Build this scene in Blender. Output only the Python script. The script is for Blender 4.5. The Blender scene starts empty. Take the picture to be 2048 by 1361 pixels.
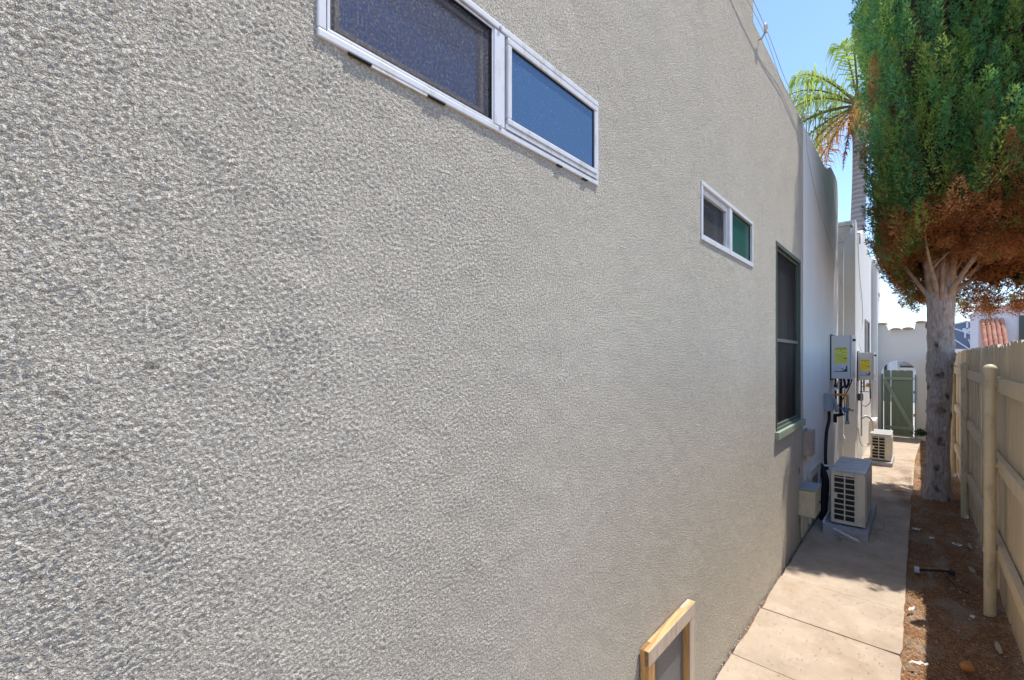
import bpy, bmesh, math, random
import numpy as np
from mathutils import Vector, Matrix
random.seed(7); RNG = np.random.default_rng(11)
S = bpy.context.scene; COL = S.collection
R = math.radians
# ------------------------------------------------------------------ camera, sky, sun
cam_d = bpy.data.cameras.new("camera"); cam = bpy.data.objects.new("camera", cam_d); COL.objects.link(cam)
cam.location = (0, 0, 1.75); cam.rotation_euler = (R(90), 0, R(42.534))
cam_d.sensor_width = 36; cam_d.lens = 884 / 2048 * 36
cam_d.shift_y = (716 - 680.5) / 2048
cam_d.clip_start = 0.02; cam_d.clip_end = 1000
S.camera = cam
SUN = Vector((0.22, 0.30, 1.0)).normalized()
W = bpy.data.worlds.new("World"); S.world = W; W.use_nodes = True
nt = W.node_tree; bg = nt.nodes['Background']
sky = nt.nodes.new('ShaderNodeTexSky'); sky.sky_type = 'NISHITA'; sky.sun_disc = False
sky.sun_elevation = math.asin(SUN.z); sky.sun_rotation = math.atan2(SUN.x, SUN.y)
sky.air_density = 1.0; sky.dust_density = 0.15; sky.ozone_density = 3.3; sky.altitude = 600
nt.links.new(sky.outputs[0], bg.inputs[0]); bg.inputs[1].default_value = 0.15
sd = bpy.data.lights.new("sun", 'SUN'); sd.energy = 3.0; sd.angle = R(0.5); sd.color = (1.0, 0.95, 0.87)
so = bpy.data.objects.new("sun", sd); COL.objects.link(so); so.rotation_euler = SUN.to_track_quat('Z', 'Y').to_euler(); so.location = (5, 8, 20)
S.view_settings.view_transform = 'Standard'; S.view_settings.look = 'None'
S.view_settings.exposure = 1.02; S.view_settings.gamma = 1; S.view_settings.use_curve_mapping = False
S.cycles.max_bounces = 8; S.cycles.diffuse_bounces = 4; S.cycles.transparent_max_bounces = 12
S.cycles.use_denoising = True

# ------------------------------------------------------------------ helpers
def tag(o, label=None, cat=None, group=None, kind=None):
    if label: o['label'] = label
    if cat: o['category'] = cat
    if group: o['group'] = group
    if kind: o['kind'] = kind
    return o
def empty(name, loc, label, cat, group=None):
    o = bpy.data.objects.new(name, None); o.location = loc; o.empty_display_size = 0.1; COL.objects.link(o)
    return tag(o, label, cat, group)
def wloc(o):
    v = Vector((0, 0, 0))
    while o is not None:
        v += o.location; o = o.parent
    return v
class MB:
    """collects vertices and faces in world coordinates, builds ONE mesh object"""
    def __init__(s): s.v = []; s.f = []
    def add(s, vs, fs):
        b = len(s.v); s.v += [tuple(v) for v in vs]; s.f += [tuple(b + i for i in f) for f in fs]; return s
    def box(s, x0, x1, y0, y1, z0, z1, bev=0.0, M=None):
        if bev <= 0:
            vs = [(x, y, z) for z in (z0, z1) for y in (y0, y1) for x in (x0, x1)]
            fs = [(0, 2, 3, 1), (4, 5, 7, 6), (0, 1, 5, 4), (2, 6, 7, 3), (0, 4, 6, 2), (1, 3, 7, 5)]
        else:
            bm = bmesh.new(); bmesh.ops.create_cube(bm, size=1)
            for v in bm.verts: v.co = Vector(((x0 + x1) / 2 + v.co.x * (x1 - x0), (y0 + y1) / 2 + v.co.y * (y1 - y0), (z0 + z1) / 2 + v.co.z * (z1 - z0)))
            bmesh.ops.bevel(bm, geom=bm.edges[:], offset=bev, segments=2, profile=0.5, affect='EDGES')
            bm.verts.index_update(); vs = [v.co.copy() for v in bm.verts]; fs = [[v.index for v in f.verts] for f in bm.faces]; bm.free()
        if M: vs = [M @ Vector(v) for v in vs]
        return s.add(vs, fs)
    def tube(s, pts, r, n=10, caps=True):
        pts = [Vector(p) for p in pts]; k = len(pts)
        rs = r if isinstance(r, (list, tuple)) else [r] * k
        vs = []; u = None
        for i, p in enumerate(pts):
            t = (pts[min(i + 1, k - 1)] - pts[max(i - 1, 0)]).normalized()
            if u is None:
                u = t.cross(Vector((0, 0, 1)));
                if u.length < 1e-3: u = t.cross(Vector((1, 0, 0)))
            u = (u - t * u.dot(t)).normalized(); w = t.cross(u)
            for j in range(n):
                a = 2 * math.pi * j / n; vs.append(p + (u * math.cos(a) + w * math.sin(a)) * rs[i])
        fs = [(i * n + j, i * n + (j + 1) % n, (i + 1) * n + (j + 1) % n, (i + 1) * n + j) for i in range(k - 1) for j in range(n)]
        if caps: fs += [tuple(range(n))[::-1], tuple(range((k - 1) * n, k * n))]
        return s.add(vs, fs)
    def lathe(s, c, prof, n=24):
        c = Vector(c); k = len(prof)
        vs = [c + Vector((r * math.cos(2 * math.pi * j / n), r * math.sin(2 * math.pi * j / n), z)) for r, z in prof for j in range(n)]
        fs = [(i * n + j, i * n + (j + 1) % n, (i + 1) * n + (j + 1) % n, (i + 1) * n + j) for i in range(k - 1) for j in range(n)]
        fs += [tuple(range(n))[::-1], tuple(range((k - 1) * n, k * n))]
        return s.add(vs, fs)
    def prism(s, poly, axis, a, b):
        """poly = 2D outline; axis 'x': (y,z), 'y': (x,z), 'z': (x,y)"""
        def P(p, t): return {'x': (t, p[0], p[1]), 'y': (p[0], t, p[1]), 'z': (p[0], p[1], t)}[axis]
        n = len(poly); vs = [P(p, a) for p in poly] + [P(p, b) for p in poly]
        fs = [tuple(range(n)), tuple(range(n, 2 * n))[::-1]] + [(i, (i + 1) % n, n + (i + 1) % n, n + i) for i in range(n)]
        return s.add(vs, fs)
    def build(s, name, mat, parent=None, smooth=False, loc=None, fixn=True):
        me = bpy.data.meshes.new(name)
        off = wloc(parent) if parent else Vector(loc or (0, 0, 0))
        me.from_pydata([tuple(Vector(v) - off) for v in s.v], [], s.f)
        if fixn:
            bm = bmesh.new(); bm.from_mesh(me); bmesh.ops.recalc_face_normals(bm, faces=bm.faces[:]); bm.to_mesh(me); bm.free()
        if smooth:
            me.polygons.foreach_set('use_smooth', [True] * len(me.polygons))
            try: me.set_sharp_from_angle(angle=R(40))
            except Exception: pass
        me.materials.append(mat); me.update()
        o = bpy.data.objects.new(name, me); COL.objects.link(o)
        if parent: o.parent = parent
        elif loc: o.location = loc
        return o
def bezier(p0, p1, p2, p3, n=12):
    p0, p1, p2, p3 = map(Vector, (p0, p1, p2, p3)); out = []
    for i in range(n + 1):
        t = i / n; out.append(p0 * (1 - t) ** 3 + p1 * 3 * t * (1 - t) ** 2 + p2 * 3 * t * t * (1 - t) + p3 * t ** 3)
    return out
def smoothpath(pts, per=6):
    pts = [Vector(p) for p in pts]; out = []
    for i in range(len(pts) - 1):
        a = pts[max(i - 1, 0)]; b = pts[i]; c = pts[i + 1]; d = pts[min(i + 2, len(pts) - 1)]
        for k in range(per):
            t = k / per; out.append(0.5 * ((2 * b) + (c - a) * t + (2 * a - 5 * b + 4 * c - d) * t * t + (3 * b - a - 3 * c + d) * t ** 3))
    out.append(pts[-1]); return out
def np_mesh(name, V, F, mat, parent=None, colors=None, smooth=False, loc=(0, 0, 0)):
    """V (n,3), F (m,k) arrays -> object"""
    me = bpy.data.meshes.new(name); off = np.array(wloc(parent) if parent else loc)
    k = F.shape[1]
    me.vertices.add(len(V)); me.vertices.foreach_set('co', (V - off).astype(np.float32).ravel())
    me.loops.add(F.size); me.loops.foreach_set('vertex_index', F.astype(np.int32).ravel())
    me.polygons.add(len(F)); me.polygons.foreach_set('loop_start', np.arange(0, F.size, k, dtype=np.int32))
    if smooth: me.polygons.foreach_set('use_smooth', np.ones(len(F), dtype=bool))
    me.update(calc_edges=True)
    if colors is not None:
        ca = me.color_attributes.new('tint', 'FLOAT_COLOR', 'POINT')
        ca.data.foreach_set('color', np.concatenate([colors, np.ones((len(colors), 1))], 1).astype(np.float32).ravel())
    me.materials.append(mat)
    o = bpy.data.objects.new(name, me); COL.objects.link(o)
    if parent: o.parent = parent
    else: o.location = loc
    return o

# ------------------------------------------------------------------ materials
class N:
    def __init__(s, name):
        s.m = bpy.data.materials.new(name); s.m.use_nodes = True; s.t = s.m.node_tree; s.b = s.t.nodes['Principled BSDF']
        s.tc = s.t.nodes.new('ShaderNodeTexCoord'); s.co = s.tc.outputs['Object']
    def new(s, typ, **kw):
        n = s.t.nodes.new(typ)
        for k, v in kw.items():
            if k.startswith('_'): setattr(n, k[1:], v)
            else:
                key = int(k[1:]) if k[0] == 'i' and k[1:].isdigit() else k
                if isinstance(v, bpy.types.NodeSocket): s.t.links.new(v, n.inputs[key])
                else: n.inputs[key].default_value = v
        return n
    def link(s, a, b): s.t.links.new(a, b)
    def mapping(s, scale=(1, 1, 1), rot=(0, 0, 0), loc=(0, 0, 0)):
        return s.new('ShaderNodeMapping', Vector=s.co, Scale=scale, Rotation=rot, Location=loc).outputs[0]
    def noise(s, scale, detail=3, rough=.55, vec=None, dist=0):
        return s.new('ShaderNodeTexNoise', Vector=vec or s.co, Scale=scale, Detail=detail, Roughness=rough, Distortion=dist).outputs['Fac']
    def ramp(s, fac, stops):
        n = s.new('ShaderNodeValToRGB', Fac=fac); e = n.color_ramp.elements
        while len(e) < len(stops): e.new(.5)
        for i, (p, c) in enumerate(stops):
            e[i].position = p; e[i].color = (*c, 1) if not isinstance(c, (int, float)) else (c, c, c, 1)
        return n.outputs[0]
    def mix(s, fac, a, b, mode='MIX'):
        n = s.new('ShaderNodeMix', _data_type='RGBA', _blend_type=mode)
        for sock, v in ((n.inputs[0], fac), (n.inputs[6], a), (n.inputs[7], b)):
            if isinstance(v, bpy.types.NodeSocket): s.link(v, sock)
            elif isinstance(v, (int, float)): sock.default_value = v if sock.type == 'VALUE' else (v, v, v, 1)
            else: sock.default_value = (*v, 1)
        return n.outputs[2]
    def math(s, op, a, b=0.0):
        n = s.new('ShaderNodeMath', _operation=op)
        for i, v in enumerate((a, b)):
            if isinstance(v, bpy.types.NodeSocket): s.link(v, n.inputs[i])
            else: n.inputs[i].default_value = v
        return n.outputs[0]
    def bump(s, h, dist, strength=1.0, prev=None):
        n = s.new('ShaderNodeBump', Height=h, Distance=dist, Strength=strength)
        if prev: s.link(prev, n.inputs['Normal'])
        s.link(n.outputs[0], s.b.inputs['Normal']); return n.outputs[0]
    def base(s, c):
        if isinstance(c, bpy.types.NodeSocket): s.link(c, s.b.inputs['Base Color'])
        else: s.b.inputs['Base Color'].default_value = (*c, 1)
    def set(s, **kw):
        for k, v in kw.items(): s.b.inputs[k.replace('_', ' ')].default_value = v
        return s

def simple(name, c, rough=.5, metal=0, var=.12, vscale=6, bump=0.0, bscale=60, spec=.5, dirt=None):
    n = N(name); n.set(Roughness=rough, Metallic=metal); n.b.inputs['Specular IOR Level'].default_value = spec
    f = n.noise(vscale, 5, .6)
    lo = tuple(x * (1 - var) for x in c); hi = tuple(min(1, x * (1 + var)) for x in c)
    col = n.ramp(f, [(.3, lo), (.7, hi)])
    if dirt:
        d = n.noise(vscale * 3.1, 6, .7, vec=n.mapping((1, 1, .35)))
        col = n.mix(n.ramp(d, [(.52, 0.0), (.72, .7)]), col, dirt)
    n.base(col)
    if bump: n.bump(n.noise(bscale, 4, .6), bump)
    return n.m

def stucco_mat(name, c, lump, big=True, tint=(.9, .9, 1.0)):
    n = N(name); n.set(Roughness=1.0); n.b.inputs['Specular IOR Level'].default_value = .05
    f = n.noise(1.3, 4, .6); col = n.ramp(f, [(.3, tuple(x * .93 for x in c)), (.7, tuple(x * 1.05 for x in c))])
    # dirt that settled in the pits: brown specks
    d = n.noise(28, 4, .7); d2 = n.noise(3.2, 2, .5)
    speck = n.math('MULTIPLY', n.ramp(d, [(.62, 0.0), (.70, 1.0)]), n.ramp(d2, [(.47, 0.0), (.62, .60)]))
    col = n.mix(speck, col, (.16, .125, .085))
    smg = n.ramp(n.noise(2.2, 5, .65, vec=n.mapping((1, 1, .8))), [(.50, 0.0), (.75, .04)])
    col = n.mix(smg, col, (.34, .32, .29))
    n.base(col)
    return n
# relief of the clumps is geometry; the 4 mm sand grains are shader relief
def grains(nm, k=1.0):
    w = nm.new('ShaderNodeTexNoise', Vector=nm.co, Scale=310.0, Detail=2.5, Roughness=.6, Distortion=.4).outputs['Fac']
    g1 = nm.ramp(w, [(.40, 0.0), (.56, 1.0)])
    g2 = nm.noise(620, 2, .6)
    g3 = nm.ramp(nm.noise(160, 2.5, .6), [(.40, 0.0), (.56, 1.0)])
    h = nm.math('ADD', nm.math('MULTIPLY', g1, 1.0), nm.math('ADD', nm.math('MULTIPLY', g2, .45), nm.math('MULTIPLY', g3, 1.1)))
    patch_ = nm.ramp(nm.noise(1.5, 4, .62, vec=nm.mapping((1, 1.3, .8)), dist=.5), [(.38, .90), (.56, 1.0)])   # trowelled-down and patched areas
    nm.bump(nm.math('MULTIPLY', h, patch_), .0036 * k); return g1, g3
nm = stucco_mat('stucco_near', (.87, .81, .69), 0); g1, g3 = grains(nm)
# brown dust between the grains, with the pits' shade darkened into the colour
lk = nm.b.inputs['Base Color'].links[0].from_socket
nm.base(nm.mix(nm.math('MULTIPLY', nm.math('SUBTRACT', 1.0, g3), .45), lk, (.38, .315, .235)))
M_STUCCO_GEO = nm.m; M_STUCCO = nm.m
nm = N('smooth_stucco'); nm.set(Roughness=.9); nm.b.inputs['Specular IOR Level'].default_value = .25
nm.base(nm.mix(nm.ramp(nm.noise(1.6, 5, .65, vec=nm.mapping((1, 1, .4))), [(.45, 0.0), (.75, .3)]), (.76, .755, .745), (.58, .54, .48)))
nm.bump(nm.noise(90, 4, .6), .002); M_SMOOTH = nm.m
nm = N('white_stucco'); nm.set(Roughness=.9); nm.base(nm.mix(nm.ramp(nm.noise(2.0, 5, .65, vec=nm.mapping((1, 1, .4))), [(.45, 0.0), (.8, .3)]), (.74, .73, .70), (.5, .46, .40)))
nm.bump(nm.noise(120, 4, .6), .003); M_WHITE = nm.m
nm = N('garden_wall_stucco'); nm.set(Roughness=.9); nm.base(nm.mix(nm.ramp(nm.noise(2.0, 5, .65), [(.45, 0.0), (.8, .25)]), (.78, .76, .73), (.6, .56, .5)))
nm.bump(nm.noise(100, 4, .6), .002); M_GWALL = nm.m
M_ALU = simple('white_aluminium', (.66, .67, .69), .45, 0, .05, 9, dirt=(.45, .40, .33))
M_ALUS = simple('sill_aluminium', (.62, .62, .62), .45, 0, .1, 9, dirt=(.32, .24, .14))
M_BLACK = simple('black_rubber', (.012, .012, .014), .6, 0, .2)
M_DARK = simple('dark_void', (.01, .01, .01), .9)
M_SAGE = simple('sage_paint', (.27, .33, .25), .55, 0, .08, 8, dirt=(.2, .2, .16))
M_SAGED = simple('dark_sage_paint', (.07, .09, .07), .55, 0, .1, 8)
def pane(name, c, rough, bump, bscale, spk=0):
    n = N(name); n.set(Roughness=rough); n.b.inputs['Specular IOR Level'].default_value = .9
    f = n.noise(3, 3); n.base(n.ramp(f, [(.3, tuple(x * .8 for x in c)), (.7, tuple(x * 1.2 for x in c))]))
    if spk:
        v = n.ramp(n.noise(260, 2, .5), [(.66, 0.0), (.74, spk)])
        n.base(n.mix(v, tuple(c), (.55, .66, .78)))
    if bump: n.bump(n.noise(bscale, 2, .5), bump)
    return n.m
M_BLUEPANE = pane('obscure_glass_painted_sky', (.03, .09, .20), .28, .0008, 150, .5)  # blue of the reflected sky is put into the base colour
M_SKYPANE = pane('glass_painted_sky', (.04, .11, .36), .15, .0004, 60)  # sky reflection behind the screen painted as a blue base
M_DARKPANE = pane('dark_glass', (.012, .016, .03), .08, .0002, 20)
M_GREENPANE = pane('obscure_glass_painted_tree', (.010, .10, .075), .22, .0008, 150, .25)  # green of the mirrored tree is painted into the base colour
nm = N('insect_screen'); nm.set(Roughness=.7); nm.base((.09, .085, .085))
a = nm.noise(1, 2, .5, vec=nm.mapping((1, 60, 900))); b2 = nm.noise(1, 2, .5, vec=nm.mapping((1, 900, 25)))
al = nm.math('MAXIMUM', nm.ramp(a, [(.45, .10), (.62, .55)]), nm.ramp(b2, [(.45, .10), (.62, .5)]))
nm.base(nm.mix(nm.ramp(nm.noise(1, 3, .65, vec=nm.mapping((1, 210, 150))), [(.50, 0.0), (.70, .9)]), (.05, .05, .06), (.36, .30, .25)))
nm.link(al, nm.b.inputs['Alpha']); M_SCREEN = nm.m
nm = N('dense_screen'); nm.set(Roughness=.6); nm.base(nm.ramp(nm.noise(1, 3, .5, vec=nm.mapping((1, 9, .6))), [(.35, (.008, .008, .009)), (.7, (.020, .018, .018))]))
nm.b.inputs['Specular IOR Level'].default_value = .15; nm.b.inputs['Alpha'].default_value = .95; M_DSCREEN = nm.m
def concrete(name, c, stain=(.30, .20, .12)):
    n = N(name); n.set(Roughness=.9); n.b.inputs['Specular IOR Level'].default_value = .25
    inf = n.new('ShaderNodeObjectInfo'); geo = n.new('ShaderNodeNewGeometry'); n.co = geo.outputs['Position']
    col = n.ramp(n.noise(2.5, 6, .65), [(.3, tuple(x * .80 for x in c)), (.7, tuple(x * 1.12 for x in c))])
    col = n.mix(n.ramp(n.noise(5.5, 6, .7), [(.50, 0.0), (.70, .55)]), col, tuple(min(1, x * 1.3) for x in c))
    col = n.mix(n.ramp(n.noise(3.1, 5, .7, vec=n.mapping(loc=(5, 3, 1))), [(.50, 0.0), (.75, .55)]), col, stain)
    col = n.mix(n.ramp(n.noise(170, 3, .6), [(.62, 0.0), (.72, .35)]), col, (.16, .12, .08))
    col = n.mix(n.math('MULTIPLY', inf.outputs['Random'], .16), col, stain)
    n.base(col); n.bump(n.noise(220, 4, .7), .0012); return n.m
M_PATH = concrete('path_concrete', (.47, .385, .30))
M_PAD = concrete('pad_concrete', (.40, .41, .44), (.22, .2, .17))
M_RUBBLE = concrete('rubble_concrete', (.42, .38, .33))
def wood_paint(name, c, grain=.6):
    n = N(name); n.set(Roughness=.75); inf = n.new('ShaderNodeObjectInfo')
    v = n.new('ShaderNodeVectorMath', _operation='ADD'); n.link(n.co, v.inputs[0]); n.link(inf.outputs['Random'], v.inputs[1])
    mp = n.new('ShaderNodeMapping', Vector=v.outputs[0], Scale=(60, 60, 1.6)).outputs[0]
    g = n.noise(1, 5, .7, vec=mp, dist=.4)
    col = n.ramp(g, [(.3, tuple(x * (1 - grain * .5) for x in c)), (.65, tuple(x * 1.06 for x in c))])
    d = n.noise(1, 5, .7, vec=n.new('ShaderNodeMapping', Vector=v.outputs[0], Scale=(14, 14, 2.5)).outputs[0])
    col = n.mix(n.ramp(d, [(.62, 0.0), (.75, .5)]), col, tuple(x * .45 for x in c))
    col = n.mix(n.math('MULTIPLY', inf.outputs['Random'], .34), col, tuple(x * .62 for x in c))
    n.base(col); n.bump(g, .002); return n.m
M_FENCE = wood_paint('fence_paint', (.76, .62, .43))
M_POST = simple('post_paint', (.64, .545, .37), .5, 0, .06, 5, .0006, 90, dirt=(.3, .25, .17))
def wood_raw(name, c, c2, sc):
    n = N(name); n.set(Roughness=.6)
    g = n.noise(1, 5, .65, vec=n.mapping(sc), dist=.6)
    col = n.ramp(g, [(.28, c2), (.55, c), (.8, tuple(min(1, x * 1.15) for x in c))])
    col = n.mix(n.ramp(n.noise(7, 4, .6), [(.55, 0.0), (.75, .6)]), col, tuple(x * .6 for x in c))
    n.base(col); n.bump(g, .0008); return n.m
M_WOODH = wood_raw('raw_pine_rail', (.62, .40, .19), (.42, .20, .07), (60, 5, 60))
M_WOODV = wood_raw('raw_pine_stile', (.60, .34, .12), (.36, .15, .04), (60, 60, 5))
M_WOODW = wood_raw('pale_washed_wood', (.56, .48, .40), (.45, .34, .24), (60, 60, 8))
M_ENDG = wood_raw('end_grain', (.30, .15, .06), (.16, .07, .02), (90, 60, 90))
nm = N('wire_mesh'); nm.set(Roughness=.5, Metallic=.3); nm.base((.30, .31, .33))
w1 = nm.new('ShaderNodeTexWave', Vector=nm.mapping((1, 1, 1)), Scale=30.0, _bands_direction='Y'); w2 = nm.new('ShaderNodeTexWave', Vector=nm.mapping(), Scale=30.0, _bands_direction='Z')
nm.link(nm.math('MAXIMUM', nm.ramp(w1.outputs['Fac'], [(.74, 0.0), (.80, 1.0)]), nm.ramp(w2.outputs['Fac'], [(.80, 0.0), (.86, 1.0)])), nm.b.inputs['Alpha']); M_MESH = nm.m
M_BEIGE = simple('beige_appliance', (.70, .64, .52), .4, 0, .05, 4, dirt=(.42, .36, .27))
M_BEIGEG = simple('grey_appliance_top', (.50, .50, .50), .4, 0, .1, 4, dirt=(.22, .2, .18))
M_BEIGEW = simple('pale_appliance', (.62, .60, .54), .4, 0, .05, 4)
M_HEAT = simple('heater_grey', (.56, .54, .54), .35, 0, .04, 4)
M_BOXGR = simple('conduit_grey', (.30, .33, .37), .5, 0, .06, 5)
M_BOXBE = simple('weathered_box_beige', (.50, .47, .34), .6, 0, .1, 5, dirt=(.3, .24, .14))
M_BOXG2 = simple('weathered_meter_grey', (.33, .29, .27), .6, 0, .1, 6, dirt=(.25, .18, .12))
M_HATCH = simple('painted_hatch', (.60, .57, .51), .7, 0, .08, 6, dirt=(.4, .33, .2))
M_PVC = simple('white_pvc', (.72, .72, .74), .4, 0, .04)
M_HOSE = simple('black_insulation', (.012, .013, .018), .8, 0, .3, 20, .004, 90)
M_ORANGE = simple('orange_insulation', (.70, .27, .03), .6, 0, .1)
M_BLUEV = simple('blue_regulator', (.12, .20, .34), .45, .2, .2)
M_BRASS = simple('brass', (.55, .38, .10), .35, .8, .2)
M_METAL = simple('grey_steel', (.40, .40, .40), .4, .6, .2)
M_REDV = simple('red_handle', (.40, .04, .02), .5)
M_YEL1 = simple('yellow_sticker_pale', (.62, .60, .10), .5, 0, .04)
M_YEL2 = simple('yellow_sticker', (.80, .62, .02), .5, 0, .04)
M_STKW = simple('white_sticker', (.50, .54, .66), .5, 0, .05)
M_INK = simple('sticker_ink', (.03, .03, .04), .6)
M_INKL = simple('faint_sticker_ink', (.30, .28, .06), .6)
M_GUT = simple('painted_gutter', (.56, .545, .52), .5, 0, .05, 4, dirt=(.4, .36, .3))
nm = N('terracotta'); nm.set(Roughness=.8); inf = nm.new('ShaderNodeObjectInfo'); nm.base(nm.mix(inf.outputs['Random'], (.52, .20, .12), (.66, .34, .22))); M_TILE = nm.m
M_TILEO = simple('old_tile', (.52, .40, .29), .85, 0, .25, 8, .003, 60, dirt=(.2, .15, .1))
M_GREENG = wood_paint('green_gate_paint', (.25, .31, .215), .25); M_GREENR = wood_paint('green_rail_paint', (.34, .41, .30), .2)
M_HBLUE = simple('blue_siding', (.17, .22, .30), .7, 0, .05, 2)
M_TRIM = simple('white_trim', (.75, .75, .75), .6, 0, .04)
M_FARW = simple('far_white_stucco', (.72, .72, .76), .9, 0, .05, 2)
M_GLASSD = simple('far_window_glass', (.03, .04, .05), .15, 0, .2)
M_WIREP = simple('pale_painted_cable', (.50, .48, .45), .6)
M_WIRE = simple('cable_grey', (.35, .34, .31), .6)
M_DIRTBASE = None
nm = N('needle_litter_dirt'); nm.set(Roughness=1.0); nm.b.inputs['Specular IOR Level'].default_value = .1
c1 = nm.ramp(nm.noise(45, 6, .75), [(.3, (.085, .042, .022)), (.5, (.25, .13, .07)), (.72, (.46, .28, .15))])
c2 = nm.ramp(nm.noise(70, 5, .7), [(.3, (.22, .17, .125)), (.7, (.42, .34, .26))])
msk = nm.ramp(nm.noise(1, 5, .62, vec=nm.mapping((4.2, 2.6, 1)), dist=.8), [(.50, 0.0), (.60, .9)])
nm.base(nm.mix(msk, c1, c2)); nm.bump(nm.noise(120, 6, .75), .009); M_DIRT = nm.m
nm = N('needle_litter'); nm.set(Roughness=.9); at = nm.new('ShaderNodeAttribute', _attribute_name='tint'); nm.base(at.outputs['Color']); M_NEEDLE = nm.m
def foliage(name, trans=.25):
    n = N(name); n.set(Roughness=.7); n.b.inputs['Specular IOR Level'].default_value = .2
    at = n.new('ShaderNodeAttribute', _attribute_name='tint'); n.base(at.outputs['Color'])
    tr = n.new('ShaderNodeBsdfTranslucent'); n.link(at.outputs['Color'], tr.inputs['Color'])
    mx = n.new('ShaderNodeMixShader', Fac=trans); n.link(n.b.outputs[0], mx.inputs[1]); n.link(tr.outputs[0], mx.inputs[2])
    n.link(mx.outputs[0], n.t.nodes['Material Output'].inputs[0]); return n.m
M_LEAF = foliage('cypress_foliage', .45); M_PALM = foliage('palm_leaflets', .4)
nm = N('cypress_bark'); nm.set(Roughness=.9)
g = nm.noise(1, 6, .7, vec=nm.mapping((34, 34, 7)), dist=1.0)
col = nm.ramp(g, [(.28, (.22, .165, .14)), (.46, (.46, .39, .365)), (.75, (.72, .65, .62))])
wv = nm.new('ShaderNodeTexNoise', Vector=nm.co, Scale=9.0, Detail=3.0).outputs['Color']; va = nm.new('ShaderNodeVectorMath', _operation='MULTIPLY_ADD'); nm.link(wv, va.inputs[0]); va.inputs[1].default_value = (.12, .12, .12); nm.link(nm.co, va.inputs[2])
mpk = nm.new('ShaderNodeMapping', Vector=va.outputs[0], Scale=(7, 7, 5.0))
kn = nm.new('ShaderNodeTexVoronoi', Vector=mpk.outputs[0], Scale=1.0, Randomness=1.0).outputs['Distance']
col = nm.mix(nm.ramp(kn, [(.10, .9), (.30, 0.0)]), col, (.11, .075, .055))
col = nm.mix(nm.ramp(nm.noise(3, 4, .6), [(.5, 0.0), (.75, .5)]), col, (.20, .15, .12))
nm.base(col); hh = nm.math('ADD', g, nm.math('MULTIPLY', nm.ramp(kn, [(.06, 0.0), (.16, 1.0), (.3, .5)]), .8)); nm.bump(hh, .02); M_BARK = nm.m
M_LIMB = simple('limb_bark', (.46, .33, .25), .9, 0, .3, 14, .006, 40)
nm = N('palm_bark'); nm.set(Roughness=.9)
rg = nm.new('ShaderNodeTexWave', Vector=nm.mapping((.3, .3, 1)), Scale=2.2, Distortion=2.5, Detail=3.0, _bands_direction='Z')
nm.base(nm.mix(rg.outputs['Fac'], (.24, .22, .23), (.36, .34, .34))); nm.bump(rg.outputs['Fac'], .02); M_PBARK = nm.m

# ------------------------------------------------------------------ setting: ground
WX = -0.825
def ground_grid():
    xs = np.concatenate([np.array([-300, -60, -12, -4]), np.arange(-1.0, .62, .02), np.array([1.0, 4, 20, 80, 300])])
    ys = np.concatenate([np.array([-300, -60, -10, -2, 0, 1.2]), np.arange(1.6, 13.2, .035), np.array([14, 16, 20, 40, 90, 300])])
    X, Y = np.meshgrid(xs, ys); rng = np.random.default_rng(3)
    Z = np.full_like(X, -.03)
    near = (X > -.07) & (X < .6) & (Y > 1.5) & (Y < 13.2)
    n = rng.normal(size=X.shape)
    for _ in range(2): n = (n + np.roll(n, 1, 0) + np.roll(n, -1, 0) + np.roll(n, 1, 1) + np.roll(n, -1, 1)) / 5
    Z += near * (n * .012 + .012 * np.sin(X * 9 + Y * 2.1) + .01 * np.sin(Y * 5.3 - X * 4))
    Z += near * (.05 * np.exp(-(((X - .19) / .28) ** 2 + ((Y - 7.4) / .5) ** 2)))
    Z += .02 * np.clip((X - .2) / .3, 0, 1) * near
    V = np.stack([X, Y, Z], -1).reshape(-1, 3); ny, nx = X.shape
    i = np.arange(ny - 1)[:, None] * nx + np.arange(nx - 1)[None]
    F = np.stack([i, i + 1, i + nx + 1, i + nx], -1).reshape(-1, 4)
    return V, F
V, F = ground_grid()
g_ = np_mesh('ground', V, F, M_DIRT, smooth=True); tag(g_, 'brown dirt strewn with needles between the path and the fence', kind='structure')
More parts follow.
